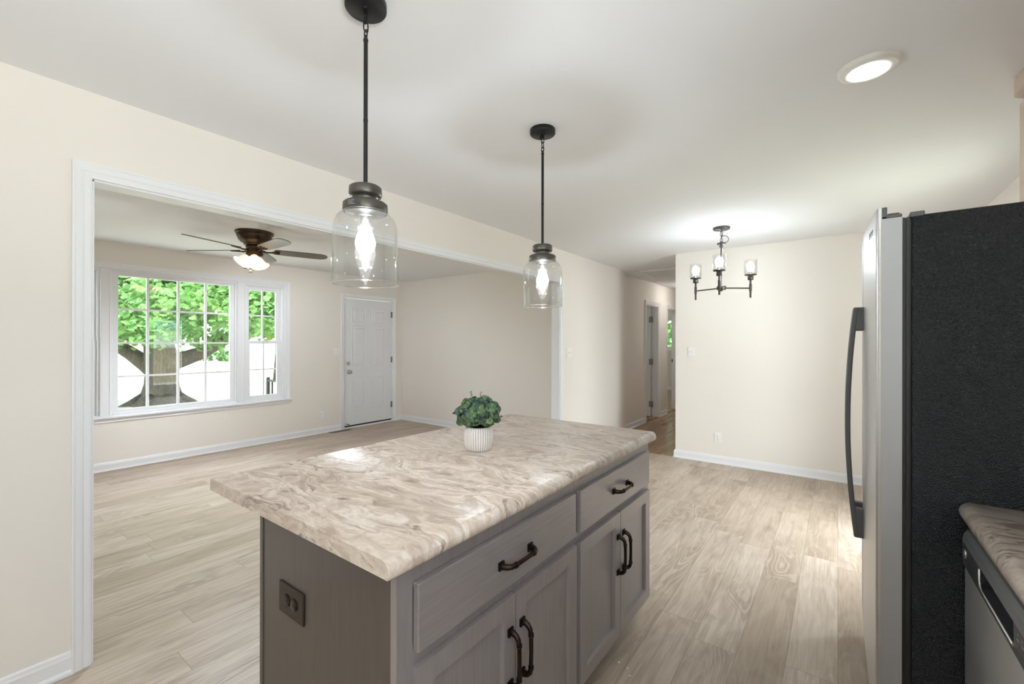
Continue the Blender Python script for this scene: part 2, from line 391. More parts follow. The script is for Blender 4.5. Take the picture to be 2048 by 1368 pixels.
struct('wall_between_rooms', box(BM(), -6.38, -2.775, 8.3, 8.4, 0, H), m_wall)
WY0, WY1, WZ0, WZ1 = .585, 3.046, .575, 2.158
ED0, ED1, EDZ = 3.966, 4.898, 2.083
b = BM(); box(b, XL-.14, XL, -1.1, WY0, 0, H); box(b, XL-.14, XL, WY0, WY1, 0, WZ0); box(b, XL-.14, XL, WY0, WY1, WZ1, H)
box(b, XL-.14, XL, WY1, ED0, 0, H); box(b, XL-.14, XL, ED0, ED1, EDZ, H); FW = (5.6, 7.6, .70, 2.10); GW = (9.6, 12.0, .80, 2.10); box(b, XL-.14, XL, ED1, FW[0], 0, H); box(b, XL-.14, XL, FW[1], GW[0], 0, H); box(b, XL-.14, XL, GW[1], 13.1, 0, H)
for q in (FW, GW): box(b, XL-.14, XL, q[0], q[1], 0, q[2]); box(b, XL-.14, XL, q[0], q[1], q[3], H)
struct('wall_window', b, m_wall)
BD0, BD1, BDZ = 3.24, 4.16, 2.05
b = BM(); KW = (-1.6, .36, 1.06, 2.14)
box(b, XR, XR+.115, -2.6, KW[0], 0, H); box(b, XR, XR+.115, KW[1], BD0, 0, H); box(b, XR, XR+.115, KW[0], KW[1], 0, KW[2]); box(b, XR, XR+.115, KW[0], KW[1], KW[3], H); box(b, XR, XR+.115, BD0, BD1, BDZ, H); box(b, XR, XR+.115, BD1, YO, 0, H)
struct('wall_right', b, m_wall)
BW = (-4.75, -3.55, 1.20, 2.06)
b = BM(); box(b, -6.38, BW[0], 13.0, 13.1, 0, H); box(b, BW[0], BW[1], 13.0, 13.1, 0, BW[2]); box(b, BW[0], BW[1], 13.0, 13.1, BW[3], H); box(b, BW[1], -2.6, 13.0, 13.1, 0, H)
struct('wall_bedroom_far', b, m_wall)
struct('wall_bedroom_right', box(BM(), -2.775, -2.675, 9.9, 13.0, 0, H), m_wall)

# baseboards
def bboard(name, *segs):
    b = BM()
    for s in segs: baseb(b, *s)
    return struct(name, b, m_trim)
bboard('baseboard_left', ((XW, -2.5), (XW, OP0-.068), (1, 0)), ((XW, OP1+.068), (XW, 6.28), (1, 0)))
bboard('baseboard_hall', ((XWB, 6.28), (XWB, D1[0]-.064), (1, 0)), ((XWB, D1[1]+.064), (XWB, D2[0]-.064), (1, 0)))
bboard('baseboard_window', ((XL, -1.0), (XL, ED0-.064), (1, 0)), ((XL, ED1+.064), (XL, YE), (1, 0)))
bboard('baseboard_living_end', ((XL, YE), (XWB, YE), (0, -1)))
bboard('baseboard_front', ((XO-.0, YO), (XR, YO), (0, -1)))
bboard('baseboard_hall_right', ((XO, YO-.02), (XO, 9.9), (-1, 0)))
bboard('baseboard_bedroom', ((-6.3, 13.0), (-2.8, 13.0), (0, -1)))
bboard('baseboard_right', ((XR, 2.70), (XR, BD0-.064), (-1, 0)), ((XR, BD1+.064), (XR, YO), (-1, 0)))

# cased opening between kitchen and living room
t1 = struct('trim_1', casing(BM(), XW, 0, 1, OP0-.006, OP1+.006, 0, OPZ+.006), m_trim)
struct('casing', casing(BM(), XWB, 0, -1, OP0-.006, OP1+.006, 0, OPZ+.006), m_trim, t1)
b = BM(); box(b, XWB-.001, XW+.001, OP0-.012, OP0, 0, OPZ); box(b, XWB-.001, XW+.001, OP1, OP1+.012, 0, OPZ); box(b, XWB-.001, XW+.001, OP0, OP1, OPZ-.0005, OPZ+.012)
struct('jamb', b, m_trim, t1)

# living room window: picture window between two double-hung windows
w1 = struct('window_1', casing(BM(), XL, 0, 1, WY0, WY1, WZ0, WZ1), m_trim)
b = BM(); box(b, XL-.06, XL+.042, WY0-.078, WY1+.078, WZ0-.018, WZ0+.004); struct('sill', b, m_trim, w1, .004)
b = BM(); box(b, XL, XL+.014, WY0-.062, WY1+.062, WZ0-.062, WZ0-.018); struct('apron', b, m_trim, w1, .004)
b = BM(); box(b, XL-.14, XL+.002, WY0, WY0+.012, WZ0, WZ1); box(b, XL-.14, XL+.002, WY1-.012, WY1, WZ0, WZ1); box(b, XL-.14, XL+.002, WY0+.012, WY1-.012, WZ1-.012, WZ1); box(b, XL-.14, XL+.0015, WY0+.012, WY1-.012, WZ0-.02, WZ0+.012)
struct('jamb', b, m_trim, w1)
def bars(bm, x0, x1, y0, y1, z0, z1, sw, rt, rb):
    box(bm, x0, x1, y0, y0+sw, z0, z1); box(bm, x0, x1, y1-sw, y1, z0, z1); box(bm, x0, x1, y0+sw, y1-sw, z1-rt, z1); box(bm, x0, x1, y0+sw, y1-sw, z0, z0+rb)
PY0, PY1 = 1.215, 2.425
def mullion(y0, y1):
    b = BM(); box(b, XL-.13, XL+.006, y0, y1, WZ0, WZ1); box(b, XL+.006, XL+.012, y0, y0+.012, WZ0, WZ1); box(b, XL+.006, XL+.012, y1-.012, y1, WZ0, WZ1)
    return struct('mullion', b, m_trim, w1, .002)
mullion(1.12, PY0-.012); mullion(PY1+.012, 2.53)
b = BM(); bars(b, XL-.075, XL-.03, PY0-.012, PY1+.012, WZ0+.012, WZ1-.012, .022, .022, .022); bars(b, XL-.085, XL-.045, PY0+.010, PY1-.010, WZ0+.034, WZ1-.034, .048, .032, .030)
struct('picture_sash', b, m_trim, w1, .003)
GX = XL-.068
b = BM(); box(b, GX-.012, GX+.012, 1.532-.012, 1.532+.012, .63, 2.10)
for y in (1.82, 2.10): box(b, GX-.012, GX+.012, y-.012, y+.012, .63, 2.10)
for z in (1.732, 1.36, .991): box(b, GX-.011, GX+.011, 1.26, 2.38, z-.010, z+.010)
struct('muntins', b, m_trim, w1)
struct('glass', box(BM(), GX-.002, GX+.002, 1.25, 2.38, .62, 2.11), m_pane, w1)
def double_hung(y0, y1):
    b = BM(); box(b, XL-.125, XL-.02, y0, y0+.022, WZ0+.02, WZ1-.034); box(b, XL-.125, XL-.02, y1-.022, y1, WZ0+.02, WZ1-.034); box(b, XL-.125, XL-.02, y0, y1, WZ1-.034, WZ1-.011); box(b, XL-.125, XL-.02, y0, y1, WZ0+.011, WZ0+.02)
    struct('double_hung_frame', b, m_trim, w1, .002)
    a0, a1 = y0+.022, y1-.022
    for nm, x, z0, z1, rt, rb in (('upper_sash', XL-.098, 1.355, WZ1-.034, .055, .035), ('lower_sash', XL-.062, WZ0+.02, 1.385, .035, .058)):
        b = BM(); bars(b, x-.016, x+.016, a0, a1, z0, z1, .055, rt, rb)
        ym = (a0+a1)/2; zm = (z0+rb+z1-rt)/2
        box(b, x-.010, x+.010, ym-.010, ym+.010, z0+rb, z1-rt); box(b, x-.009, x+.009, a0+.055, a1-.055, zm-.009, zm+.009)
        s = struct(nm, b, m_trim, w1, .002); struct('glass', box(BM(), x-.002, x+.002, a0+.05, a1-.05, z0+rb-.005, z1-rt+.005), m_pane, s)
    b = BM(); box(b, XL-.050, XL-.030, (y0+y1)/2-.03, (y0+y1)/2+.03, 1.385, 1.397); struct('sash_lock', b, m_trim, w1, .003)
double_hung(.597, 1.12); double_hung(2.53, 3.034)

# entry door
dm = m_door
d1 = struct('door_1', casing(BM(), XL, 0, 1, ED0-.0, ED1, 0, EDZ, prof=[(u*.94, d) for u, d in CAS]), m_trim)
b = BM(); box(b, XL-.13, XL+.002, ED0, ED0+.008, 0, EDZ); box(b, XL-.13, XL+.002, ED1-.008, ED1, 0, EDZ); box(b, XL-.13, XL+.002, ED0+.008, ED1-.008, EDZ-.006, EDZ)
struct('jamb', b, m_trim, d1)
sy0, sy1, sz0, sz1 = ED0+.012, ED1-.012, .045, EDZ-.012
b = BM(); box(b, XL-.058, XL-.014, sy0, sy1, sz0, sz1)
def raised_panel(bm, xf, y0, y1, z0, z1, s=1):
    rings = []
    for u, d in ((-.012, 0), (-.006, .005), (0, .004), (.010, .0008), (.028, .0008), (.040, .006), (.05, .006)):
        rings.append([bm.verts.new((xf+s*d, a, z)) for a, z in ((y0+u, z0+u), (y1-u, z0+u), (y1-u, z1-u), (y0+u, z1-u))])
    for a, c in zip(rings, rings[1:]):
        for i in range(4): quad(bm, (a[i], a[(i+1) % 4], c[(i+1) % 4], c[i]))
    quad(bm, rings[-1])
for y0, y1 in ((4.115, 4.365), (4.505, 4.755)):
    for z0, z1 in ((.29, .80), (1.00, 1.625), (1.70, 1.915)): raised_panel(b, XL-.014, y0, y1, z0, z1)
slab = struct('slab', b, m_door, d1)
def knobset(parent, x, y, z, s=1, mat=m_nickel):
    R = Matrix.Rotation(s*PI/2, 3, 'Y'); b = BM()
    lathe(b, [(0, 0), (.033, 0), (.033, .006), (.026, .011), (.011, .014), (.011, .034), (.020, .040), (.027, .050), (.027, .060), (.021, .068), (0, .070)], (x, y, z), 24, R)
    return struct('knob', b, mat, parent)
knobset(slab, XL-.014, 4.055, .898)
b = BM(); R90 = Matrix.Rotation(PI/2, 3, 'Y'); lathe(b, [(0, 0), (.030, 0), (.030, .009), (.024, .014), (.014, .015), (0, .015)], (XL-.014, 4.047, 1.034), 24, R90); box(b, XL-.001, XL+.016, 4.043, 4.051, 1.018, 1.050)
struct('deadbolt', b, m_nickel, slab)
for z in (1.848, 1.071, .293):
    b = BM(); cyl(b, (XL-.004, ED1-.006, z), .008, -.05, .05, 12); box(b, XL-.013, XL-.010, ED1-.03, ED1-.006, z-.05, z+.05); struct('hinge', b, m_brass, d1)
struct('sweep', box(BM(), XL-.060, XL-.012, sy0, sy1, .022, .046), m_rubber, d1)
struct('threshold', box(BM(), XL-.14, XL+.012, ED0, ED1, 0, .024), m_trim, d1, .004)
b = BM(); tube(b, [(XL-.014, 4.01, .075), (XL+.020, 4.015, .073), (XL+.050, 4.02, .071)], .006, 8); ball(b, (XL+.052, 4.02, .071), .009); struct('door_stop', b, m_slot, slab)

# hall doors
def hall_door(n, D, open_slab):
    d = struct('door_%d' % n, casing(BM(), XWB, 0, 1, D[0], D[1], 0, DZ), m_trim)
    b = BM(); box(b, -2.777, XWB+.002, D[0]-.0, D[0]+.014, 0, DZ); box(b, -2.777, XWB+.002, D[1]-.014, D[1], 0, DZ); box(b, -2.777, XWB+.002, D[0]+.014, D[1]-.014, DZ-.014, DZ)
    box(b, -2.735, -2.70, D[1]-.026, D[1]-.014, 0, DZ-.014); box(b, -2.735, -2.70, D[0]+.014, D[0]+.026, 0, DZ-.014)
    struct('jamb', b, m_trim, d)
    struct('threshold', box(BM(), -2.777, XWB-.004, D[0], D[1], 0, .010), m_oak, d, .004)
    return d
d2 = hall_door(2, D1, True)
b = BM(); box(b, -3.36, -2.785, D1[1]-.050, D1[1]-.014, .012, DZ-.02); sl = struct('slab', b, m_door, d2)
for z in (1.80, 1.02, .24):
    b = BM(); cyl(b, (-2.776, D1[1]-.055, z), .010, -.055, .055, 12); box(b, -2.776, -2.745, D1[1]-.053, D1[1]-.050, z-.055, z+.055); box(b, -2.815, -2.776, D1[1]-.054, D1[1]-.051, z-.055, z+.055)
    struct('hinge', b, m_brass, d2)
d3 = hall_door(3, D2, False)
b = BM(); box(b, -2.775, -2.752, D2[1]-.0165, D2[1]-.0135, 1.0-.03, 1.0+.03); struct('strike_plate', b, m_slot, d3)

# glazed back door in the right wall
d4 = struct('door_4', casing(BM(), XR, 0, -1, BD0, BD1, 0, BDZ), m_trim)
b = BM(); box(b, XR-.002, XR+.117, BD0, BD0+.014, 0, BDZ); box(b, XR-.002, XR+.117, BD1-.014, BD1, 0, BDZ); box(b, XR-.002, XR+.117, BD0+.014, BD1-.014, BDZ-.014, BDZ); struct('jamb', b, m_trim, d4)
b = BM(); bars(b, XR+.02, XR+.064, BD0+.016, BD1-.016, .012, BDZ-.018, .155, .115, .29); s4 = struct('slab', b, m_door, d4, .004)
struct('glass', box(BM(), XR+.040, XR+.044, BD0+.16, BD1-.16, .29, 1.93), m_pane, s4); knobset(s4, XR+.02, BD0+.07, .95, -1)
struct('threshold', box(BM(), XR, XR+.115, BD0, BD1, 0, .012), m_trim, d4)

# bedroom window
w2 = struct('window_2', casing(BM(), 13.0, 1, -1, BW[0], BW[1], BW[2], BW[3], closed=True), m_trim)
b = BM(); box(b, BW[0], BW[1], 13.03, 13.07, BW[2], BW[2]+.05); box(b, BW[0], BW[1], 13.03, 13.07, BW[3]-.05, BW[3]); box(b, BW[0], BW[0]+.05, 13.03, 13.07, BW[2], BW[3]); box(b, BW[1]-.05, BW[1], 13.03, 13.07, BW[2], BW[3])
box(b, BW[0], BW[1], 13.02, 13.06, 1.615, 1.655)
for z in (1.42, 1.84): box(b, BW[0], BW[1], 13.04, 13.06, z-.009, z+.009)
for x in (-4.55, -4.15, -3.75): box(b, x-.009, x+.009, 13.04, 13.06, BW[2], BW[3])
struct('sash', b, m_trim, w2); struct('glass', box(BM(), BW[0]+.03, BW[1]-.03, 13.05, 13.053, BW[2]+.03, BW[3]-.03), m_pane, w2)

for nm, q in (('added_window_4', FW), ('added_window_5', GW)):  # unseen windows added to light the rooms off the hall
    w4 = struct(nm, casing(BM(), XL, 0, 1, q[0], q[1], q[2], q[3], closed=True), m_trim)
    b = BM(); bars(b, XL-.09, XL-.05, q[0], q[1], q[2], q[3], .05, .05, .05); box(b, XL-.09, XL-.05, q[0]+.05, q[1]-.05, 1.38, 1.42); struct('sash', b, m_trim, w4)
    struct('glass', box(BM(), XL-.072, XL-.068, q[0]+.03, q[1]-.03, q[2]+.03, q[3]-.03), m_pane, w4)

# added unseen window in the right wall beside the camera, for fill light
w3 = struct('added_window_3', casing(BM(), XR, 0, -1, KW[0], KW[1], KW[2], KW[3], closed=True), m_trim)
b = BM(); bars(b, XR+.04, XR+.09, KW[0], KW[1], KW[2], KW[3], .05, .05, .05); box(b, XR+.04, XR+.09, KW[0]+.05, KW[1]-.05, 1.59, 1.63)
struct('sash', b, m_trim, w3); struct('glass', box(BM(), XR+.063, XR+.067, KW[0]+.03, KW[1]-.03, KW[2]+.03, KW[3]-.03), m_pane, w3)

# attic hatch in the hall ceiling
t2 = struct('trim_2', box(BM(), -2.655, XO-.005, 6.385, 6.452, H-.014, H-.0005), m_trim, bevel=.003)
b = BM(); box(b, -2.655, -2.37, 6.452, 7.20, H-.014, H-.0005); box(b, -2.37, XO-.005, 7.10, 7.20, H-.014, H-.0005); struct('hatch_frame', b, m_trim, t2, .003)
struct('hatch_panel', box(BM(), -2.345, XO-.02, 6.46, 7.085, H-.010, H-.0005), m_ceil, t2, .003)

# ------------------------------------------------------------------ kitchen island
IX0, IX1, IY0, IY1, IZ = -1.652, -.7307, .5643, 2.195, .9279
def counter(x0, x1, y0, y1, z0, z1, rf, rb, flip=False):
    n = 7; p = [(x0+.001, z0), (x1-.002, z0)]
    p += [(x1-rf+rf*math.cos(a), z1-rf+rf*math.sin(a)) for a in [PI/2*i/n for i in range(n+1)]]
    p += [(x0+rb-rb*math.sin(a), z1-rb+rb*math.cos(a)) for a in [PI/2*i/n for i in range(n+1)]]
    if flip: p = [(x0+x1-x, z) for x, z in p]
    b = BM(); prism(b, p, 1, y0, y1)
    for f in b.faces:
        if len(f.verts) == 4: f.smooth = True
    return b
o = obj('countertop', counter(IX0, IX1, IY0, IY1, IZ-.038, IZ, .026, .010), m_lam)
tag(o, 'swirled beige laminate countertop on the kitchen island under the pendants', 'countertop')
FX = -.761; BZ = IZ-.038
def pull(parent, c, length, vert, mat=m_bronze):
    """arched cabinet pull with flared feet and collars, projecting to +x from c"""
    b = BM(); h = length/2; pr = .033
    def P(t, d): return (c[0]+d, c[1]+(0 if vert else t), c[2]+(t if vert else 0))
    ta = [(-h+.006, 0), (-h+.005, .012), (-h+.009, .022), (-h+.018, .030), (-h+.032, pr), (0, pr+.001), (h-.032, pr), (h-.018, .030), (h-.009, .022), (h-.005, .012), (h-.006, 0)]
    tube(b, [P(*q) for q in ta], [.0105, .0088, .0082, .0076, .0066, .0060, .0066, .0076, .0082, .0088, .0105], 12)
    for s in (-1, 1):
        e = .0112
        if vert: box(b, c[0], c[0]+.006, c[1]-e, c[1]+e, c[2]+s*(h-.006)-e, c[2]+s*(h-.006)+e)
        else: box(b, c[0], c[0]+.006, c[1]+s*(h-.006)-e, c[1]+s*(h-.006)+e, c[2]-e, c[2]+e)
        for q in (.030, .036):
            t0 = s*(h-q); tube(b, [P(t0-.0015, pr), P(t0+.0015, pr)], .0082, 12)
    return obj('handle', b, mat, parent)
def shaker(parent, y0, y1, z0, z1, x, t, sw, name, mat):
    b = BM(); pts = []
    for u, d in ((0, -t), (0, 0), (sw, 0), (sw+.002, -.012), (sw+.0022, -.0125)):
        pts.append([b.verts.new((x+d, a, z)) for a, z in ((y0+u, z0+u), (y1-u, z0+u), (y1-u, z1-u), (y0+u, z1-u))])
    for a, c in zip(pts, pts[1:]):
        for i in range(4): quad(b, (a[i], a[(i+1) % 4], c[(i+1) % 4], c[i]))
    quad(b, pts[-1]); quad(b, pts[0][::-1]); return obj(name, b, mat, parent, .0015)
TX = FX+.019
def base_cabinet(y0, y1, d0, d1, doors, pulls, label, ends):
    c = thing('base_cabinet', ((FX-1.39)/2, (y0+y1)/2, 0), label, 'cabinet', None)
    b = BM(); box(b, -1.385, FX-.02, y0+.004, y1-.004, .10, BZ); obj('carcass', b, m_wz, c)
    b = BM(); box(b, FX-.02, FX, y0, y0+.045, .10, BZ); box(b, FX-.02, FX, y1-.045, y1, .10, BZ)
    for z0, z1 in ((.10, .15), (.640, .702), (.828, BZ)): box(b, FX-.02, FX, y0+.045, y1-.045, z0, z1)
    obj('face_frame', b, m_wz, c)
    b = BM(); box(b, -1.37, FX-.07, y0+.004, y1-.004, 0, .10); obj('toe_kick', b, m_wy, c)
    dr = obj('drawer', box(BM(), FX, TX, d0, d1, .687, .842), m_wy, c, .003); pull(dr, (TX, (d0+d1)/2, .7635), .152, False)
    for (a, e), py in zip(doors, pulls):
        dd = shaker(c, a, e, .132, .656, TX, .019, .052, 'door', m_wz); pull(dd, (TX, py, .486), .160, True)
    if ends:
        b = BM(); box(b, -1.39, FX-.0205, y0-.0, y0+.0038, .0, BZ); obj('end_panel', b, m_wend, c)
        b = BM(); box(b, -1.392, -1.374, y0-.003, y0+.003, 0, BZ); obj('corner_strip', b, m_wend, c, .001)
    return c
base_cabinet(.609, 1.3968, .654, 1.381, ((.652, 1.0165), (1.0205, 1.386)), (.990, 1.048), 'grey-brown island cabinet with drawer and two doors, nearest the camera', True)
base_cabinet(1.3972, 2.165, 1.413, 2.128, ((1.413, 1.7715), (1.776, 2.132)), (1.745, 1.803), 'grey-brown island cabinet at the far end, next to the open floor', False)

# outlets and switches
def plate_thing(name, c, axis, sgn, w, h, label, cat, kind, mat=m_plast, slot=m_slot, horiz=False, dev=None):
    """c: centre on the wall surface; axis 0: faces +-x, 1: faces +-y"""
    t = thing(name, c, label, cat)
    def bx(bm, a0, a1, z0, z1, d0, d1):
        if axis == 0: box(bm, c[0]+sgn*d0, c[0]+sgn*d1, c[1]+a0, c[1]+a1, c[2]+z0, c[2]+z1)
        else: box(bm, c[0]+a0, c[0]+a1, c[1]+sgn*d0, c[1]+sgn*d1, c[2]+z0, c[2]+z1)
        return bm
    obj('cover_plate', bx(BM(), -w/2, w/2, -h/2, h/2, 0, .006), mat, t, .003)
    R = Matrix.Rotation(sgn*PI/2, 3, 'Y') if axis == 0 else Matrix.Rotation(-sgn*PI/2, 3, 'X')
    if kind == 'outlet':
        for k in (-1, 1):
            q = (k*.0195, 0) if horiz else (0, k*.0195)
            cc = (c[0], c[1]+q[0], c[2]+q[1]) if axis == 0 else (c[0]+q[0], c[1], c[2]+q[1])
            b = BM(); lathe(b, [(0, .005), (.0165, .005), (.0165, .0085), (.015, .0092), (0, .0092)], cc, 24, R)
            r = obj('receptacle', b, dev or mat, t)
            b = BM()
            for a, z, ww, hh in ((-.006, .003, .0022, .008), (.006, .003, .0022, .006), (0, -.008, .005, .005)):
                if horiz: a, z, ww, hh = z, a, hh, ww
                bx(b, q[0]+a-ww/2, q[0]+a+ww/2, q[1]+z-hh/2, q[1]+z+hh/2, .0088, .0096)
            obj('slots', b, slot, r)
        b = BM(); lathe(b, [(0, .005), (.003, .005), (.003, .0075), (0, .0078)], c, 12, R); obj('screw', b, m_nickel if mat is m_plast else m_bronze, t)
    elif kind == 'toggle':
        n = int(dev or 1)
        for k in range(n):
            a = (k-(n-1)/2)*.046
            b = BM(); bx(b, a-.005, a+.005, -.012, .012, .005, .007); bx(b, a-.004, a+.004, -.001, .009, .006, .017); obj('toggle', b, mat, t, .001)
    elif kind == 'knob':
        b = BM(); lathe(b, [(0, .005), (.009, .005), (.008, .016), (0, .017)], c, 20, R); obj('dimmer_knob', b, mat, t)
    return t
plate_thing('outlet', (-1.2025, .609, .661), 1, -1, .132, .086, 'dark bronze outlet lying sideways on the near end of the island', 'outlet', 'outlet', m_plate, m_slot, True, m_bronze)
plate_thing('outlet', (-1.099, YO, .294), 1, -1, .076, .118, 'white outlet low on the wall left of the refrigerator', 'outlet', 'outlet')
plate_thing('outlet', (XL, 3.585, .272), 0, 1, .076, .118, 'pale outlet low on the window wall left of the entry door', 'outlet', 'outlet')
plate_thing('light_switch', (-1.391, YO, 1.268), 1, -1, .076, .118, 'white dimmer switch near the hallway corner, above the white outlet', 'light switch', 'knob')
plate_thing('light_switch', (XL, 3.827, 1.228), 0, 1, .120, .118, 'white double switch on the wall just left of the entry door', 'light switch', 'toggle', dev=2)
plate_thing('light_switch', (XW, 4.578, 1.249), 0, 1, .120, .118, 'white double switch on the bright wall right of the wide opening', 'light switch', 'toggle', dev=2)

# ------------------------------------------------------------------ pendants
def link(bm, c, r, h, w, plane):
    pts = []
    for i in range(16):
        a = 2*PI*i/16; u = w*math.cos(a); v = (h-w)*(1 if math.sin(a) > 0 else -1)*(1 if abs(math.sin(a)) > .05 else 0)+w*math.sin(a)
        pts.append((c[0]+(u if plane == 0 else 0), c[1]+(u if plane == 1 else 0), c[2]+v))
    tube(bm, pts, r, 6, closed=True)
def pendant(x, y, label):
    t = thing('pendant_light', (x, y, 1.555), label, 'pendant light', 'pendants over the island')
    b = BM(); lathe(b, [(0, H), (.063, H), (.063, H-.020), (.060, H-.024), (0, H-.024)], (x, y, 0), 48)
    can = obj('canopy', b, m_black, t)
    for dx, dy in ((-.022, .018), (.022, -.018)):
        b = BM(); cyl(b, (x+dx, y+dy, H-.032), .004, 0, .009, 10); ball(b, (x+dx, y+dy, H-.034), .005, (1, 1, .7), 10); obj('screw', b, m_black, can)
    b = BM(); cyl(b, (x, y, H-.040), .007, 0, .017, 12); link(b, (x, y, H-.052), .0022, .014, .008, 0); link(b, (x, y, H-.076), .0022, .016, .008, 1); link(b, (x, y, H-.098), .0022, .012, .007, 0)
    obj('chain', b, m_black, t)
    b = BM(); lathe(b, [(0, 2.336), (.005, 2.336), (.006, 2.326), (.0078, 2.324), (.0078, 2.318), (.0065, 2.316), (.0065, 2.075), (.0072, 2.074), (.0072, 2.066), (.0065, 2.065), (.0065, 1.857), (0, 1.857)], (x, y, 0), 16, smooth=False)
    obj('rod', b, m_black, t)
    b = BM(); lathe(b, [(0, 1.862), (.044, 1.862), (.049, 1.858), (.050, 1.836), (.047, 1.830), (.040, 1.828), (.038, 1.822), (.036, 1.812), (.062, 1.810), (.067, 1.806), (.068, 1.783), (.066, 1.780), (0, 1.780)], (x, y, 0), 48)
    fit = obj('fitter', b, m_fit, t)
    b = BM(); lathe(b, [(0, 1.7805), (.062, 1.7805), (.060, 1.776), (.034, 1.774), (.034, 1.768), (.024, 1.766), (.019, 1.764), (.019, 1.742), (0, 1.742)], (x, y, 0), 40); obj('socket', b, m_nickel, fit)
    out = [(.0655, 1.780), (.0680, 1.777), (.078, 1.772), (.088, 1.762), (.095, 1.747), (.0975, 1.730), (.0985, 1.66), (.0995, 1.556)]
    inn = [(r-.0028, z) for r, z in out][::-1]
    b = BM(); lathe(b, out+[(.0985, 1.5545)]+inn+[out[0]], (x, y, 0), 64); gs = obj('glass_shade', b, m_glass, t)
    b = BM(); tube(b, [(x+.0983*math.cos(q), y+.0983*math.sin(q), 1.5565) for q in [2*PI*i/64 for i in range(64)]], .0024, 8, closed=True); obj('rim', b, m_rim, gs)
    b = BM(); lathe(b, [(.012, 1.744), (.014, 1.735), (.019, 1.725), (.0265, 1.705), (.031, 1.690), (.031, 1.680), (.026, 1.663), (.014, 1.650), (0, 1.645)], (x, y, 0), 24); bu = obj('bulb', b, m_env, t)
    b = BM(); tube(b, [(x, y, 1.700), (x, y, 1.695), (x, y, 1.662), (x, y, 1.656)], [.003, .010, .010, .003], 8); obj('filament', b, m_bulb, bu)
    return t, fit
p1, fit1 = pendant(-1.19, .829, 'black pendant with clear glass jar over the near half of the island')
pendant(-1.19, 1.855, 'smaller-looking clear glass pendant over the far half of the island')
# sticker left on the near pendant's fitter
b = BM(); a0, a1 = math.radians(277), math.radians(313); R = .0684
for i in range(10):
    q0, q1 = a0+(a1-a0)*i/10, a0+(a1-a0)*(i+1)/10
    v = [b.verts.new((-1.19+R*math.cos(q), .829+R*math.sin(q), z)) for q, z in ((q0, 1.786), (q1, 1.786), (q1, 1.804), (q0, 1.804))]; quad(b, v)
stk = obj('sticker', b, m_dkgrey, fit1); stk['label'] = 'dark printed sticker'
b = BM(); R = .0687
for k, z in enumerate((1.801, 1.797, 1.793, 1.789)):
    for q0, q1 in (((.03, .16), (.19, .36)), ((.03, .26), (.29, .34)), ((.03, .12), (.15, .30)), ((.03, .40),))[k]:
        q0 += a0; q1 += a0; n = 6
        for i in range(n):
            u, w = q0+(q1-q0)*i/n, q0+(q1-q0)*(i+1)/n
            v = [b.verts.new((-1.19+R*math.cos(q), .829+R*math.sin(q), zz)) for q, zz in ((u, z-.0007), (w, z-.0007), (w, z+.0007), (u, z+.0007))]; quad(b, v)
obj('print', b, m_nickel, fit1)

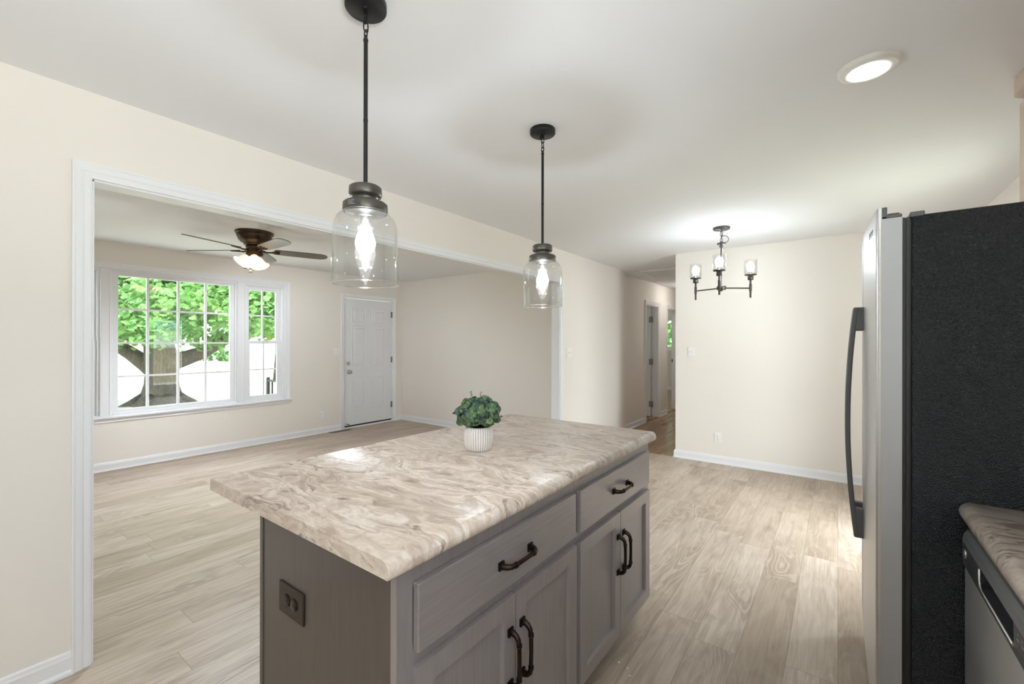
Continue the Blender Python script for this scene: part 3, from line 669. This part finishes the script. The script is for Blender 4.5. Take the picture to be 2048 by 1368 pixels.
# ------------------------------------------------------------------ chandelier
def chandelier(x, y):
    t = thing('chandelier', (x, y, 1.79), 'three-armed dark metal chandelier with clear glass cups by the far wall', 'chandelier')
    b = BM(); lathe(b, [(0, H), (.071, H), (.072, H-.004), (.071, H-.018), (.066, H-.022), (.016, H-.024), (.012, H-.040), (0, H-.044)], (x, y, 0), 36); obj('canopy', b, m_fit, t)
    b = BM(); link(b, (x, y, H-.062), .0028, .018, .010, 0); link(b, (x, y, H-.090), .0028, .018, .010, 1); link(b, (x, y, H-.115), .0028, .014, .009, 0)
    tube(b, [(x, y, H-.05), (x+.004, y, H-.080)]+[(x+.024+.030*math.cos(q), y+.016+.020*math.cos(q), H-.108+.032*math.sin(q)) for q in [2.6-4.6*i/12 for i in range(13)]], .003, 6); obj('chain', b, m_fit, t)
    b = BM(); lathe(b, [(0, 2.312), (.008, 2.312), (.014, 2.302), (.038, 2.296), (.038, 2.284), (.020, 2.280), (.020, 2.255), (.010, 2.252), (.010, 1.905), (.012, 1.903), (.012, 1.899), (.038, 1.898), (.040, 1.893), (.040, 1.868), (.036, 1.863), (.010, 1.862), (.010, 1.850), (0, 1.849)], (x, y, 0), 28); obj('stem', b, m_fit, t)
    for k in range(3):
        a = math.radians(1+120*k); L = cr*math.cos(a)+cf*math.sin(a); e = Vector((x, y, 0))+L*.272
        b = BM(); tube(b, [(x+L.x*.03, y+L.y*.03, 1.880), (e.x, e.y, 1.880)], .0065, 8)
        lathe(b, [(0, 1.792), (.008, 1.792), (.0085, 1.850), (.012, 1.853), (.012, 1.918), (.0085, 1.921), (.0085, 1.962), (0, 1.962)], (e.x, e.y, 0), 14); arm = obj('arm', b, m_fit, t)
        b = BM(); lathe(b, [(0, 1.957), (.024, 1.957), (.025, 1.988), (.018, 1.992), (.030, 1.996), (.050, 2.000), (.051, 2.007), (.044, 2.010), (.018, 2.012), (.018, 2.030), (0, 2.030)], (e.x, e.y, 0), 28); obj('cup', b, m_fit, arm)
        out = [(.020, 2.0105), (.048, 2.0115), (.054, 2.018), (.055, 2.14)]
        b = BM(); lathe(b, out+[(.0525, 2.141)]+[(r-.0025, z) for r, z in out][::-1]+[out[0]], (e.x, e.y, 0), 40); obj('glass_shade', b, m_glass, arm)
        b = BM(); lathe(b, [(.012, 2.030), (.014, 2.038), (.029, 2.058), (.034, 2.080), (.030, 2.101), (.018, 2.114), (0, 2.118)], (e.x, e.y, 0), 20)
        tube(b, [(e.x, e.y, 2.046), (e.x, e.y, 2.054), (e.x, e.y, 2.092), (e.x, e.y, 2.098)], [.002, .006, .006, .002], 8)
        for f in b.faces: f.material_index = 1 if math.hypot(f.calc_center_median().x-e.x, f.calc_center_median().y-e.y) < .0066 and 2.045 < f.calc_center_median().z < 2.099 else 0
        obj('bulb', b, [m_env, m_bulbc], arm)
    return t
chandelier(-.868, 4.41)

# ------------------------------------------------------------------ ceiling fan
def fan(x, y):
    t = thing('ceiling_fan', (x, y, 2.03), 'dark bronze five-bladed ceiling fan with lit shades in the living room', 'ceiling fan')
    b = BM(); lathe(b, [(0, H), (.166, H), (.168, H-.012), (.160, H-.022), (.155, H-.028), (.153, H-.040), (.140, H-.075), (.120, H-.098), (.098, H-.108), (.092, H-.118), (.088, H-.128), (0, H-.128)], (x, y, 0), 48); obj('motor_housing', b, m_fan, t)
    b = BM(); lathe(b, [(0, 2.312), (.075, 2.312), (.075, 2.285), (.066, 2.280), (.072, 2.272), (.074, 2.215), (.060, 2.205), (.030, 2.198), (0, 2.196)], (x, y, 0), 36); hub = obj('switch_housing', b, m_fan, t)
    for k in range(5):
        a = math.radians(250+72*k); L = cr*math.cos(a)+cf*math.sin(a); N = Vector((-L.y, L.x, 0)); Z = Vector((0, 0, 1))
        tilt = math.radians(-12); Wd = N*math.cos(tilt)+Z*math.sin(tilt); UP = L.cross(Wd).normalized()
        if UP.z < 0: UP = -UP
        base = Vector((x, y, 2.268))
        prof = [(.17, .042), (.19, .055), (.30, .062), (.52, .067), (.60, .066), (.64, .052), (.665, .022)]
        b = BM(); top = []; bot = []
        for s in (1, -1):
            for r, w in (prof if s == 1 else prof[::-1]):
                p = base+L*r+Wd*(w*s); top.append(b.verts.new(p+UP*.0035)); bot.append(b.verts.new(p-UP*.0035))
        n = len(top); quad(b, top); quad(b, bot[::-1])
        for i in range(n): quad(b, (top[i], top[(i+1) % n], bot[(i+1) % n], bot[i]))
        bl = obj('blade', b, m_blade, t)
        b = BM(); p0 = base+L*.07-UP*.004; p1 = base+L*.15-UP*.010
        tube(b, [p0, base+L*.11-UP*.014, p1], [.009, .008, .008], 8)
        for s in (-1, 0, 1): tube(b, [p1-L*.01, base+L*.185+Wd*(.030*s)-UP*.006, base+L*.22+Wd*(.026*s)-UP*.006], [.007, .007, .005], 8)
        obj('blade_iron', b, m_fan, bl)
    for k in range(3):
        a = math.radians(218+120*k+ (4 if k else 0)); a = math.radians((232, 300, 92)[k]); L = cr*math.cos(a)+cf*math.sin(a)
        ax = (L*.62+Vector((0, 0, -1))*.78).normalized(); q = Vector((0, 0, -1)).rotation_difference(ax).to_matrix()
        c = Vector((x, y, 2.222))+L*.045
        b = BM(); lathe(b, [(0, .01), (.018, .01), (.022, -.02), (.024, -.035), (0, -.035)], c, 20, q); arm = obj('lamp_holder', b, m_fan, t)
        prof = [(.020, -.026), (.030, -.034), (.038, -.050), (.046, -.075), (.060, -.098), (.076, -.112), (.080, -.118), (.074, -.112), (.057, -.096), (.043, -.072), (.034, -.048), (.026, -.036), (.020, -.026)]
        b = BM(); lathe(b, prof, c, 32, q, rib=lambda an, z: 1+.02*math.cos(8*an)*(1 if z < -.09 else 0)); obj('lamp_shade', b, m_shade, arm)
        b = BM(); ball(b, c+ax*.07, .024); obj('bulb', b, m_bulbf, arm)
    for dx, z in ((-.045, 2.085), (.004, 2.050)):
        p = Vector((x, y, 0))+cr*dx-cf*.07
        b = BM(); tube(b, [(p.x, p.y, 2.21), (p.x, p.y, z+.01)], .0018, 6); ch = obj('pull_chain', b, m_nickel, t)
        b = BM(); lathe(b, [(0, z+.012), (.006, z+.008), (.017, z-.002), (.017, z-.007), (0, z-.009)], (p.x, p.y, 0), 16); obj('pull_weight', b, m_fan, ch)
    return t
m_bulbf = emit('glowing_fan_bulb', (.86, .93, 1), KFAN)
fan(-4.563, 1.931)

# ------------------------------------------------------------------ recessed lights
def can_light(x, y, label, n):
    t = thing('recessed_light', (x, y, H), label, 'ceiling light', 'recessed ceiling lights')
    b = BM(); lathe(b, [(.097, H), (.096, H-.008), (.090, H-.016), (.080, H-.020), (.066, H-.020), (.062, H-.012), (.062, H-.010), (.062, H), (.097, H)], (x, y, 0), 48); obj('trim_ring', b, m_plast, t)
    b = BM(); lathe(b, [(0, H-.0155), (.062, H-.0155), (.062, H-.009), (0, H-.009)], (x, y, 0), 40); obj('lens', b, m_can, t)
    return t
ca = can_light(.092, 2.174, 'round white recessed light glowing in the ceiling above the refrigerator', 1)
for x, y in ((.09, .15), (-1.6, -1.2), (.0, -1.6), (-.6, -.6)):  # extra unseen downlights, added to brighten the kitchen
    dup(ca, (x, y, H), 'added round white recessed light behind the camera, out of view')

hl = thing('hall_light', (-2.1, 8.3, 2.33), 'round frosted ceiling light in the hallway, hidden by the corner', 'ceiling light')
b = BM(); lathe(b, [(0, H), (.13, H), (.13, H-.02), (.125, H-.025), (0, H-.025)], (-2.1, 8.3, 0), 32); obj('base', b, m_nickel, hl)
b = BM(); lathe(b, [(.118, H-.025), (.112, H-.06), (.085, H-.09), (.04, H-.105), (0, H-.108)], (-2.1, 8.3, 0), 32); obj('diffuser', b, emit('glowing_hall_diffuser', (1, .97, .92), 30), hl)

# ------------------------------------------------------------------ refrigerator
FY0, FY1 = 1.765, 2.668
fr = thing('refrigerator', (.5, (FY0+FY1)/2, 0), 'stainless side-by-side refrigerator with black textured side beside the counter', 'refrigerator')
b = BM(); box(b, .176, .86, FY0, FY1, .03, 1.757); obj('body', b, m_bside, fr, .004)
b = BM()
for k, (x0, x1, i) in enumerate(((.155, .160, .006), (.160, .165, .012), (.165, .170, .006), (.170, .176, .012))): box(b, x0, x1, FY0+i, FY1-i, .06, 1.755)
obj('gasket', b, m_rubber, fr)
def bowx(y, z):
    u = (y-2.2165)/.452; x = .098-.0195*(1-u*u)
    if z < .36: x += .020*((.36-z)/.30)**2
    return x
def fdoor(y0, y1, label):
    b = BM(); ny, nz = 10, 26; zs = [.085+(1.757-.085)*j/nz for j in range(nz+1)]+[1.7573, 1.775, 1.792]; nz = len(zs)-1
    rowsf = [[b.verts.new((bowx(y, z), y, z)) for y in [y0+(y1-y0)*i/ny for i in range(ny+1)]] for z in zs]
    rowsb = [[b.verts.new((.108 if z > 1.7571 else .1549, y, z)) for y in (y0, y1)] for z in zs]
    for j in range(nz):
        for i in range(ny):
            f = quad(b, (rowsf[j][i], rowsf[j][i+1], rowsf[j+1][i+1], rowsf[j+1][i])); f.smooth = True
        for s, i in ((0, 0), (1, ny)):
            quad(b, (rowsf[j][i], rowsb[j][s], rowsb[j+1][s], rowsf[j+1][i])).material_index = 1
        quad(b, (rowsb[j][0], rowsb[j][1], rowsb[j+1][1], rowsb[j+1][0])).material_index = 1
    quad(b, rowsf[0]+rowsb[0][::-1]).material_index = 1; quad(b, rowsf[-1]+rowsb[-1][::-1]).material_index = 1
    d = obj('door', b, [m_steel, m_steelside], fr)
    b = BM(); box(b, .1075, .120, y0+.0005, y1-.0005, 1.762, 1.7925); box(b, .118, .1545, y0+.0005, y1-.0005, 1.7575, 1.768); box(b, .122, .150, y0+.02, y0+.06, 1.768, 1.776); obj('top_cap', b, m_grey, d, .002)
    b = BM(); box(b, .1000, .1054, y0-.0012, y0+.001, .09, 1.79); obj('edge_trim', b, m_nickel, d)
    return d
da = fdoor(FY0, 2.208, ''); db = fdoor(2.222, FY1, '')
def fhandle(parent, y):
    b = BM(); w = .015; zs = [.622+(1.513-.622)*i/28 for i in range(29)]; o_, i_ = [], []
    for z in zs:
        u = (z-1.0675)/.4455; xo = .0215+.0255*u*u*(1 if u > 0 else 1.12)
        o_.append((xo, z)); i_.append((xo+.017, z))
    prism(b, o_+i_[::-1], 1, y-w, y+w)
    for z0, z1 in ((1.424, 1.513), (.622, .735)):
        prism(b, [(.048, z0+.004), (.060, z0), (.092, z0), (.092, z1), (.050, z1)], 1, y-w+.0012, y+w-.0012)
    return obj('handle', b, m_grey, parent, .004)
fhandle(da, 2.172); fhandle(db, 2.258)
b = BM()
for k in range(7):
    y = 1.86+k*.014; x = bowx(y, 1.74)
    for z0, z1 in ((1.730, 1.7335), (1.737, 1.747+.002*(k % 2))): box(b, x-.0006, x+.002, y, y+.010, z0, z1)
obj('badge', b, m_grey, da)
b = BM(); box(b, .120, .175, FY0+.03, FY1-.03, .012, .08); obj('kick_grille', b, m_rubber, fr)
b = BM(); box(b, .172, .205, FY0-.0005, FY0+.05, 1.752, 1.768); obj('hinge_cover', b, m_grey, fr, .003)
for y in (FY0+.06, FY1-.06):
    for x in (.22, .80): obj('foot', cyl(BM(), (x, y, 0), .02, 0, .031, 12), m_rubber, fr)

# right-hand counter run
o = obj('countertop', counter(.275, XR-.001, .35, 1.757, .889, .927, .026, .004, flip=True), m_lam)
tag(o, 'swirled beige laminate countertop over the dishwasher, against the refrigerator side', 'countertop')
dw = thing('dishwasher', (.58, 1.445, 0), 'stainless and grey dishwasher under the counter beside the refrigerator', 'dishwasher')
Y0, Y1 = 1.147, 1.745; FXD = .281
b = BM(); box(b, .315, .90, Y0+.002, Y1-.002, .10, .872); obj('tub', b, m_dkgrey, dw)
obj('door', box(BM(), FXD+.004, .316, Y0, Y1, .115, .756), m_steel, dw, .004)
PZ0, PZ1, QY0, QY1, QZ0, QZ1 = .757, .858, 1.297, 1.552, .776, .822
b = BM()
top = [(FXD+.022, PZ1), (FXD+.010, PZ1-.004), (FXD+.002, PZ1-.016), (FXD-.001, QZ1), (FXD+.022, QZ1)]
low = [(FXD, QZ0), (FXD+.001, PZ0), (FXD+.022, PZ0), (FXD+.022, QZ0)]
prism(b, top, 1, Y0, Y1); cp = obj('control_panel', b, m_grey, dw)
b = BM(); prism(b, low, 1, Y0, Y1)
for y0, y1 in ((QY1, Y1), (Y0, QY0)): prism(b, [(FXD-.001, QZ1), (FXD, QZ0), (FXD+.022, QZ0), (FXD+.022, QZ1)], 1, y0, y1)
obj('lower_panel', b, m_dkgrey, cp)
b = BM(); box(b, FXD+.022, FXD+.034, Y0, Y1, PZ0, PZ1-.001); obj('pocket_handle', b, m_rubber, cp)
b = BM(); tube(b, [(FXD-.001, QY1+.003, QZ1-.003), (FXD-.001, QY1+.004, QZ0+.014), (FXD-.001, QY1-.004, QZ0+.003), (FXD-.001, QY1-.022, QZ0-.001), (FXD-.001, QY0, QZ0-.001)], .0028, 8); obj('chrome_rim', b, m_nickel, cp)
RX = Matrix.Rotation(-PI/2, 3, 'Y'); b = BM(); lathe(b, [(0, -.001), (.014, -.001), (.014, .0022), (.0120, .0026), (.0120, .0014), (0, .0014)], (FXD, 1.712, .796), 28, RX)
tube(b, [(FXD-.0022, 1.712+.007*math.cos(a), .796+.007*math.sin(a)) for a in [.3+5.2*i/11 for i in range(12)]], .0010, 6); tube(b, [(FXD-.0022, 1.704, .792), (FXD-.0022, 1.712, .802), (FXD-.0022, 1.719, .790)], .0010, 6)
em = obj('emblem', b, m_nickel, cp); em['label'] = 'small round silver emblem'
b = BM()
for k in range(4): box(b, FXD-.0012, FXD+.002, 1.262-k*.026, 1.276-k*.026, .797, .800); box(b, FXD-.0012, FXD+.002, 1.265-k*.026, 1.271-k*.026, .808, .811)
obj('buttons', b, m_nickel, cp)
b = BM(); box(b, .36, .40, Y0+.01, Y1-.01, 0, .10); obj('kick_plate', b, m_rubber, dw)
bc = thing('base_cabinet', (.6, .745, 0), 'grey-brown base cabinet under the right counter, on the camera side of the dishwasher', 'cabinet')
b = BM(); box(b, .30, .92, .355, 1.143, .10, .889); obj('carcass', b, m_wz, bc)
b = BM(); box(b, .36, .90, .36, 1.14, 0, .10); obj('toe_kick', b, m_wy, bc)
for y0, y1 in ((.36, .745), (.755, 1.14)):
    b = BM(); box(b, .281, .30, y0, y1, .13, .66); obj('door', b, m_wz, bc, .002)
obj('drawer', box(BM(), .281, .30, .36, 1.14, .69, .84), m_wy, bc, .003)
# cabinet above the refrigerator
uc = thing('upper_cabinet', (.76, 2.23, 1.83), 'taupe wall cabinet with crown moulding above the refrigerator', 'cabinet')
b = BM(); box(b, .613, XR-.004, 1.775, 2.688, 1.83, 2.437); obj('carcass', b, m_cab2, uc)
b = BM(); prism(b, [(.613, 2.360), (.592, 2.366), (.578, 2.372), (.573, 2.376), (.573, 2.4375), (.613, 2.4375)], 1, 1.76, 2.652); obj('crown', b, m_cab2, uc)
for y0, y1 in ((1.785, 2.228), (2.236, 2.680)):
    b = BM(); pts = []
    for u, d in ((0, .018), (0, 0), (.055, 0), (.059, .009), (.06, .009)): pts.append([b.verts.new((.595+d, a, z)) for a, z in ((y0+u, 1.85+u), (y1-u, 1.85+u), (y1-u, 2.352-u), (y0+u, 2.352-u))])
    for a, c in zip(pts, pts[1:]):
        for i in range(4): quad(b, (a[i], a[(i+1) % 4], c[(i+1) % 4], c[i]))
    quad(b, pts[-1]); quad(b, pts[0][::-1]); obj('door', b, m_cab2, uc, .0015)

# ------------------------------------------------------------------ potted plant
px, py, pz = -1.204, 1.386, IZ
pl = thing('potted_plant', (px, py, pz), 'round green eucalyptus plant in a white ribbed pot on the island', 'plant')
prof = [(0, 0), (.046, 0), (.050, .004), (.053, .009), (.058, .03), (.0605, .055), (.060, .078), (.0565, .093), (.053, .098), (.048, .098), (.047, .088), (.045, .07), (0, .07)]
b = BM(); lathe(b, prof, (px, py, pz), 216, rib=lambda an, z: (.975+.035*abs(math.sin(18*an))**.6) if .006 < z < .096 else 1); obj('pot', b, m_pot, pl)
b = BM(); cyl(b, (px, py, pz), .046, .069, .080, 24); obj('soil', b, m_bark, pl)
def round_leaf(bm, c, n, up, r, cup=.25, mi=0):
    n = n.normalized(); s = n.cross(up); s = s.normalized() if s.length > 1e-4 else Vector((1, 0, 0)); t = s.cross(n).normalized()
    m = bm.verts.new(c-n*r*cup*.4); ring = [bm.verts.new(c+(s*math.cos(a)+t*math.sin(a)*1.12)*r+n*r*cup*(.35+.4*math.sin(a)**2)) for a in [2*PI*i/9 for i in range(9)]]
    for i in range(9):
        f = quad(bm, (m, ring[i], ring[(i+1) % 9])); f.smooth = True; f.material_index = mi
b = BM(); cen = Vector((px, py, pz+.150)); st = BM(); N = 84
for i in range(N):
    z = 1-1.62*(i+.5)/N; a = i*2.39996+rnd.uniform(-.2, .2); q = math.sqrt(max(0, 1-z*z)); d = Vector((q*math.cos(a), q*math.sin(a), z))
    p = cen+Vector((d.x*.082, d.y*.082, d.z*.062))*rnd.uniform(.80, 1.08); n = (d+Vector((rnd.uniform(-.35, .35), rnd.uniform(-.35, .35), rnd.uniform(-.1, .5)))).normalized()
    s = n.orthogonal().normalized(); t = n.cross(s); big = rnd.uniform(.0115, .0165); mi = rnd.choice((0, 0, 1, 1, 2))
    for lev, (k, rr, out, tl) in enumerate(((3, 1.0, .85, .45), (3, .75, .50, .75), (2, .45, .22, 1.1))):
        for j in range(k):
            w = 2*PI*j/k+lev*.9+rnd.uniform(-.3, .3); dd = s*math.cos(w)+t*math.sin(w)
            round_leaf(b, p+dd*big*out*1.1+n*(lev*.005), (n*tl*1.3+dd*1.0*(1-lev*.15)).normalized(), dd, big*rr*.86, .45, mi)
    tube(st, [Vector((px, py, pz+.085))+Vector((d.x, d.y, 0))*.02, cen+Vector((d.x*.05, d.y*.05, d.z*.03)), p], .0012, 5)
    if i % 9 == 0:
        e = p+d*.028+Vector((0, 0, .008)); tube(st, [p, e], .0010, 5)
        for j in range(4): round_leaf(st, p+(e-p)*(.4+.2*j)+Vector((rnd.uniform(-.005, .005), rnd.uniform(-.005, .005), .002)), d+Vector((rnd.uniform(-1, 1), rnd.uniform(-1, 1), .5)), d, .0045)
obj('foliage', b, [m_euc, m_euc2, m_euc3], pl); obj('stems', st, m_sprig, pl)

# floor vent and crumbs
vt = thing('floor_vent', (-6.16, 3.86, 0), 'brown metal floor vent in front of the entry door', 'vent')
b = BM(); box(b, -6.205, -6.105, 3.68, 4.03, 0, .005); obj('frame', b, m_vent, vt, .002)
b = BM()
for k in range(20): box(b, -6.19, -6.12, 3.70+k*.016, 3.706+k*.016, .0045, .0062)
obj('slots', b, m_slot, vt)
for x, y, lb in ((-.754, 1.787, 'white paint chip on the floor, closest to the island doors'), (-.711, 1.776, 'white paint chip on the floor, the middle one of three'), (-.687, 1.742, 'white paint chip on the floor, farthest from the island')):
    b = BM(); ball(b, (x, y, .0025), .004, (1.2, .9, .6), 8)
    tag(obj('paint_chip', b, m_crumb), lb, 'paint chip', 'paint chips by the island')

# ------------------------------------------------------------------ outdoors
GZ = -.45
b = BM(); v = [b.verts.new(p) for p in ((-140, -110, GZ), (140, -110, GZ), (140, 130, GZ), (-140, 130, GZ))]; quad(b, v)
o = struct('ground', b, m_grass)
b = BM(); box(b, XL-.141, XL-.15, -1.1, 5.3, GZ, 0); box(b, -6.5, 1.15, -2.7, -2.71, GZ, 0); struct('trim_3', b, m_conc)
b = BM(); box(b, XL-1.35, XL-.15, 3.2, 5.6, GZ, -.06); tag(obj('porch_stoop', b, m_conc), 'concrete porch stoop outside the front door', 'porch')
rl = thing('porch_railing', (-6.85, 3.25, -.06), 'black metal porch railing seen low through the right-hand window', 'railing')
b = BM(); box(b, -7.22, -7.18, 3.23, 3.27, -.06, .82); obj('post', b, m_black, rl)
obj('rail', box(BM(), -7.18, -6.42, 3.235, 3.265, .755, .785), m_black, rl); obj('rail', box(BM(), -7.18, -6.42, 3.24, 3.26, .04, .06), m_black, rl)
for k in range(4):
    x = -7.06+k*.16; b = BM(); box(b, x-.010, x+.010, 3.24, 3.26, .06, .755); obj('baluster', b, m_black, rl)
def lat(l, d, z): return Vector((cr.x*l+cf.x*d, cr.y*l+cf.y*d, z))
def maple_leaf(vs, fs, c, n, up, s):
    n = n.normalized(); a = n.cross(up); a = a.normalized() if a.length > 1e-3 else Vector((1, 0, 0)); t = a.cross(n).normalized(); i0 = len(vs)
    pts = [(0, -.5), (.30, -.42), (.26, -.18), (.56, .05), (.30, .16), (.36, .42), (.12, .34), (0, .62), (-.12, .34), (-.36, .42), (-.30, .16), (-.56, .05), (-.26, -.18), (-.30, -.42)]
    vs.append(c+n*.06*s)
    for p, q in pts: vs.append(c+(a*p+t*q)*s-n*(abs(p)*.25*s))
    m = len(pts)
    for k in range(m): fs.append((i0, i0+1+k, i0+1+(k+1) % m))
def crown(name, parent, mat, boxes, nclu, per, size, test=None, spread=1.0):
    vs, fs = [], []
    for k in range(nclu):
        (l0, l1), (d0, d1), (z0, z1) = boxes[k % len(boxes)]
        l, d, z = rnd.uniform(l0, l1), rnd.uniform(d0, d1), rnd.uniform(z0, z1)
        if test and not test(l, d, z): continue
        c = lat(l, d, z); rx = rnd.uniform(.35, .7)*spread
        for j in range(per):
            p = c+Vector((rnd.gauss(0, rx*.5), rnd.gauss(0, rx*.5), rnd.gauss(0, .13)))
            maple_leaf(vs, fs, p, Vector((rnd.uniform(-.7, .9), rnd.uniform(-.8, .5), rnd.uniform(.25, 1))), Vector((rnd.uniform(-1, 1), rnd.uniform(-1, 1), -1)), size*rnd.uniform(.7, 1.25))
    L = worldloc(parent); me = bpy.data.meshes.new(name); me.from_pydata([tuple(v-L) for v in vs], [], fs); me.materials.append(mat)
    o = bpy.data.objects.new(name, me); COL.objects.link(o); o.parent = parent; return o
tb = lat(-10.30, 12.9, GZ)
tr = thing('tree', tb, 'big old maple with forked limbs standing on the lawn outside the window', 'tree')
b = BM()
def limb(pts, rs): tube(b, [lat(-10.30+l, 12.9+d, z) for l, d, z in pts], rs, 18)
limb([(0, 0, GZ-.05), (0, 0, GZ+.10), (0, 0, GZ+.28), (.0, 0, GZ+.6), (0, 0, .55), (-.02, 0, .95), (-.16, .05, 1.6), (-.25, .1, 2.3), (-.2, .2, 3.4), (-.1, .3, 5.5)], [.80, .62, .49, .41, .38, .40, .33, .29, .25, .16])
limb([(-.05, 0, .40), (-.38, -.05, .70), (-.8, -.1, 1.02), (-1.3, -.2, 1.38), (-2.1, -.2, 2.0), (-3.2, -.3, 2.9)], [.27, .23, .19, .165, .13, .08])
limb([(.10, 0, .62), (.45, 0, .80), (1.1, .1, 1.05), (1.75, .1, 1.42), (2.5, .2, 1.85), (3.6, .3, 2.5)], [.28, .23, .19, .17, .14, .09])
limb([(1.6, .2, 1.9), (1.9, 0, 2.6), (2.3, -.1, 3.4)], [.16, .15, .12])
limb([(-.9, -.6, 2.0), (-1.5, -.9, 1.9), (-2.2, -1.0, 2.2)], [.05, .045, .03])
for ang in range(7):
    a = ang*.9+.3; r = Vector((math.cos(a), math.sin(a))); limb([(r.x*.4, r.y*.4, GZ+.18), (r.x*.7, r.y*.7, GZ+.04), (r.x*1.0, r.y*1.0, GZ-.06)], [.18, .11, .04])
obj('trunk', b, m_bark, tr)
def tst(l, d, z):
    e = l+10.3
    lowest = 1.40 if e < -.3 else (1.62 if e < .5 else 1.36 if e < 1.5 else 1.52 if e < 2.3 else 1.8)
    if d > 12.2: lowest -= .08
    return z > lowest
crown('foliage', tr, m_maple, [((-15.5, -5.5), (9.8, 12.6), (1.4, 2.6)), ((-15.5, -5.5), (10.2, 15.5), (2.2, 4.2)), ((-14.5, -6.0), (10.5, 15.5), (4.2, 7.0))], 1150, 44, .15, tst)
t2b = lat(-11.0, 20.5, GZ)
tr2 = thing('tree', t2b, 'yellow-green young tree seen through the right-hand double-hung window', 'tree')
b = BM(); tube(b, [t2b+Vector((0, 0, -.05)), t2b+Vector((.05, .05, 1.2)), t2b+Vector((.1, 0, 3.5))], [.16, .13, .06], 12); obj('trunk', b, m_bark, tr2)
crown('foliage', tr2, m_yleaf, [((-12.6, -9.4), (19.5, 21.5), (1.6, 4.0))], 70, 26, .24)
t3b = lat(4.0, 21.0, GZ)
tr3 = thing('tree', lat(5.3, 19.8, GZ), 'leafy tree beyond the small bedroom window at the hallway end', 'tree')
b = BM(); tube(b, [lat(5.3, 19.8, GZ-.05), lat(5.3, 19.8, 3)], [.16, .08], 12); obj('trunk', b, m_bark, tr3)
crown('foliage', tr3, m_maple, [((4.6, 8.0), (17.5, 20.5), (.6, 4.2))], 110, 24, .24)
def bush(l, d, r, h, label):
    t = thing('bush', lat(l, d, GZ), label, 'bush', 'bushes across the lawn'); vs = []; 
    b = BM(); tube(b, [lat(l, d, GZ-.02), lat(l, d, GZ+h*.5)], .05, 6); obj('stem', b, m_bark, t)
    crown('foliage', t, m_bushl, [((l-r, l+r), (d-r, d+r), (GZ+.12, GZ+h))], 12, 26, .30, spread=.3)
bush(-31.6, 41.5, .7, .8, 'low green bush across the lawn, leftmost of three right of the trunk')
bush(-29.2, 41.5, .8, .9, 'low green bush across the lawn, middle of three right of the trunk')
bush(-26.9, 41.0, .7, .9, 'low green bush across the lawn, rightmost of three by the window edge')
def house(base, w, d, h, rh, wm, rm, label, yawr):
    t = thing('house', base, label, 'house'); R = Matrix.Rotation(yawr, 3, 'Z')
    def X(bm):
        for v in bm.verts: v.co = base+R @ v.co
        return bm
    obj('wall', X(box(BM(), -w/2, w/2, -d/2, d/2, 0, h)), wm, t)
    obj('roof', X(prism(BM(), [(-d/2-.4, h), (d/2+.4, h), (0, h+rh)], 0, -w/2-.4, w/2+.4)), rm, t)
    for k in (-1, 1):
        f = obj('window', X(box(BM(), k*w/4-.5, k*w/4+.5, -d/2-.06, -d/2+.02, .9, 1.9)), m_trim, t); obj('pane', X(box(BM(), k*w/4-.42, k*w/4+.42, -d/2-.075, -d/2-.055, .98, 1.82)), m_dkgrey, f)
    obj('front_door', X(box(BM(), -.45, .45, -d/2-.06, -d/2+.02, 0, 2.0)), m_trim, t)
house(lat(-68, 75, GZ-.3), 14, 8, 2.4, 1.6, m_brick, m_roof2, 'low red brick house far across the lawn, behind the maple trunk', yaw)
house(Vector((22, 4.6, GZ)), 9, 7, 2.5, 2.2, m_siding, m_roof, 'pale neighbouring house with blue-grey roof mirrored in the window glass', -PI/2)
fc = thing('fence', (12, 4.5, GZ), 'weathered board fence mirrored low in the window glass', 'fence')
b = BM()
for k in range(60): box(b, 12, 12.02, -3.5+k*.27, -3.5+k*.27+.25, GZ, GZ+1.5)
obj('boards', b, m_fence, fc); b = BM(); box(b, 11.95, 12.06, -3.6, 12.8, GZ+1.5, GZ+1.54); obj('cap_rail', b, m_fence, fc)
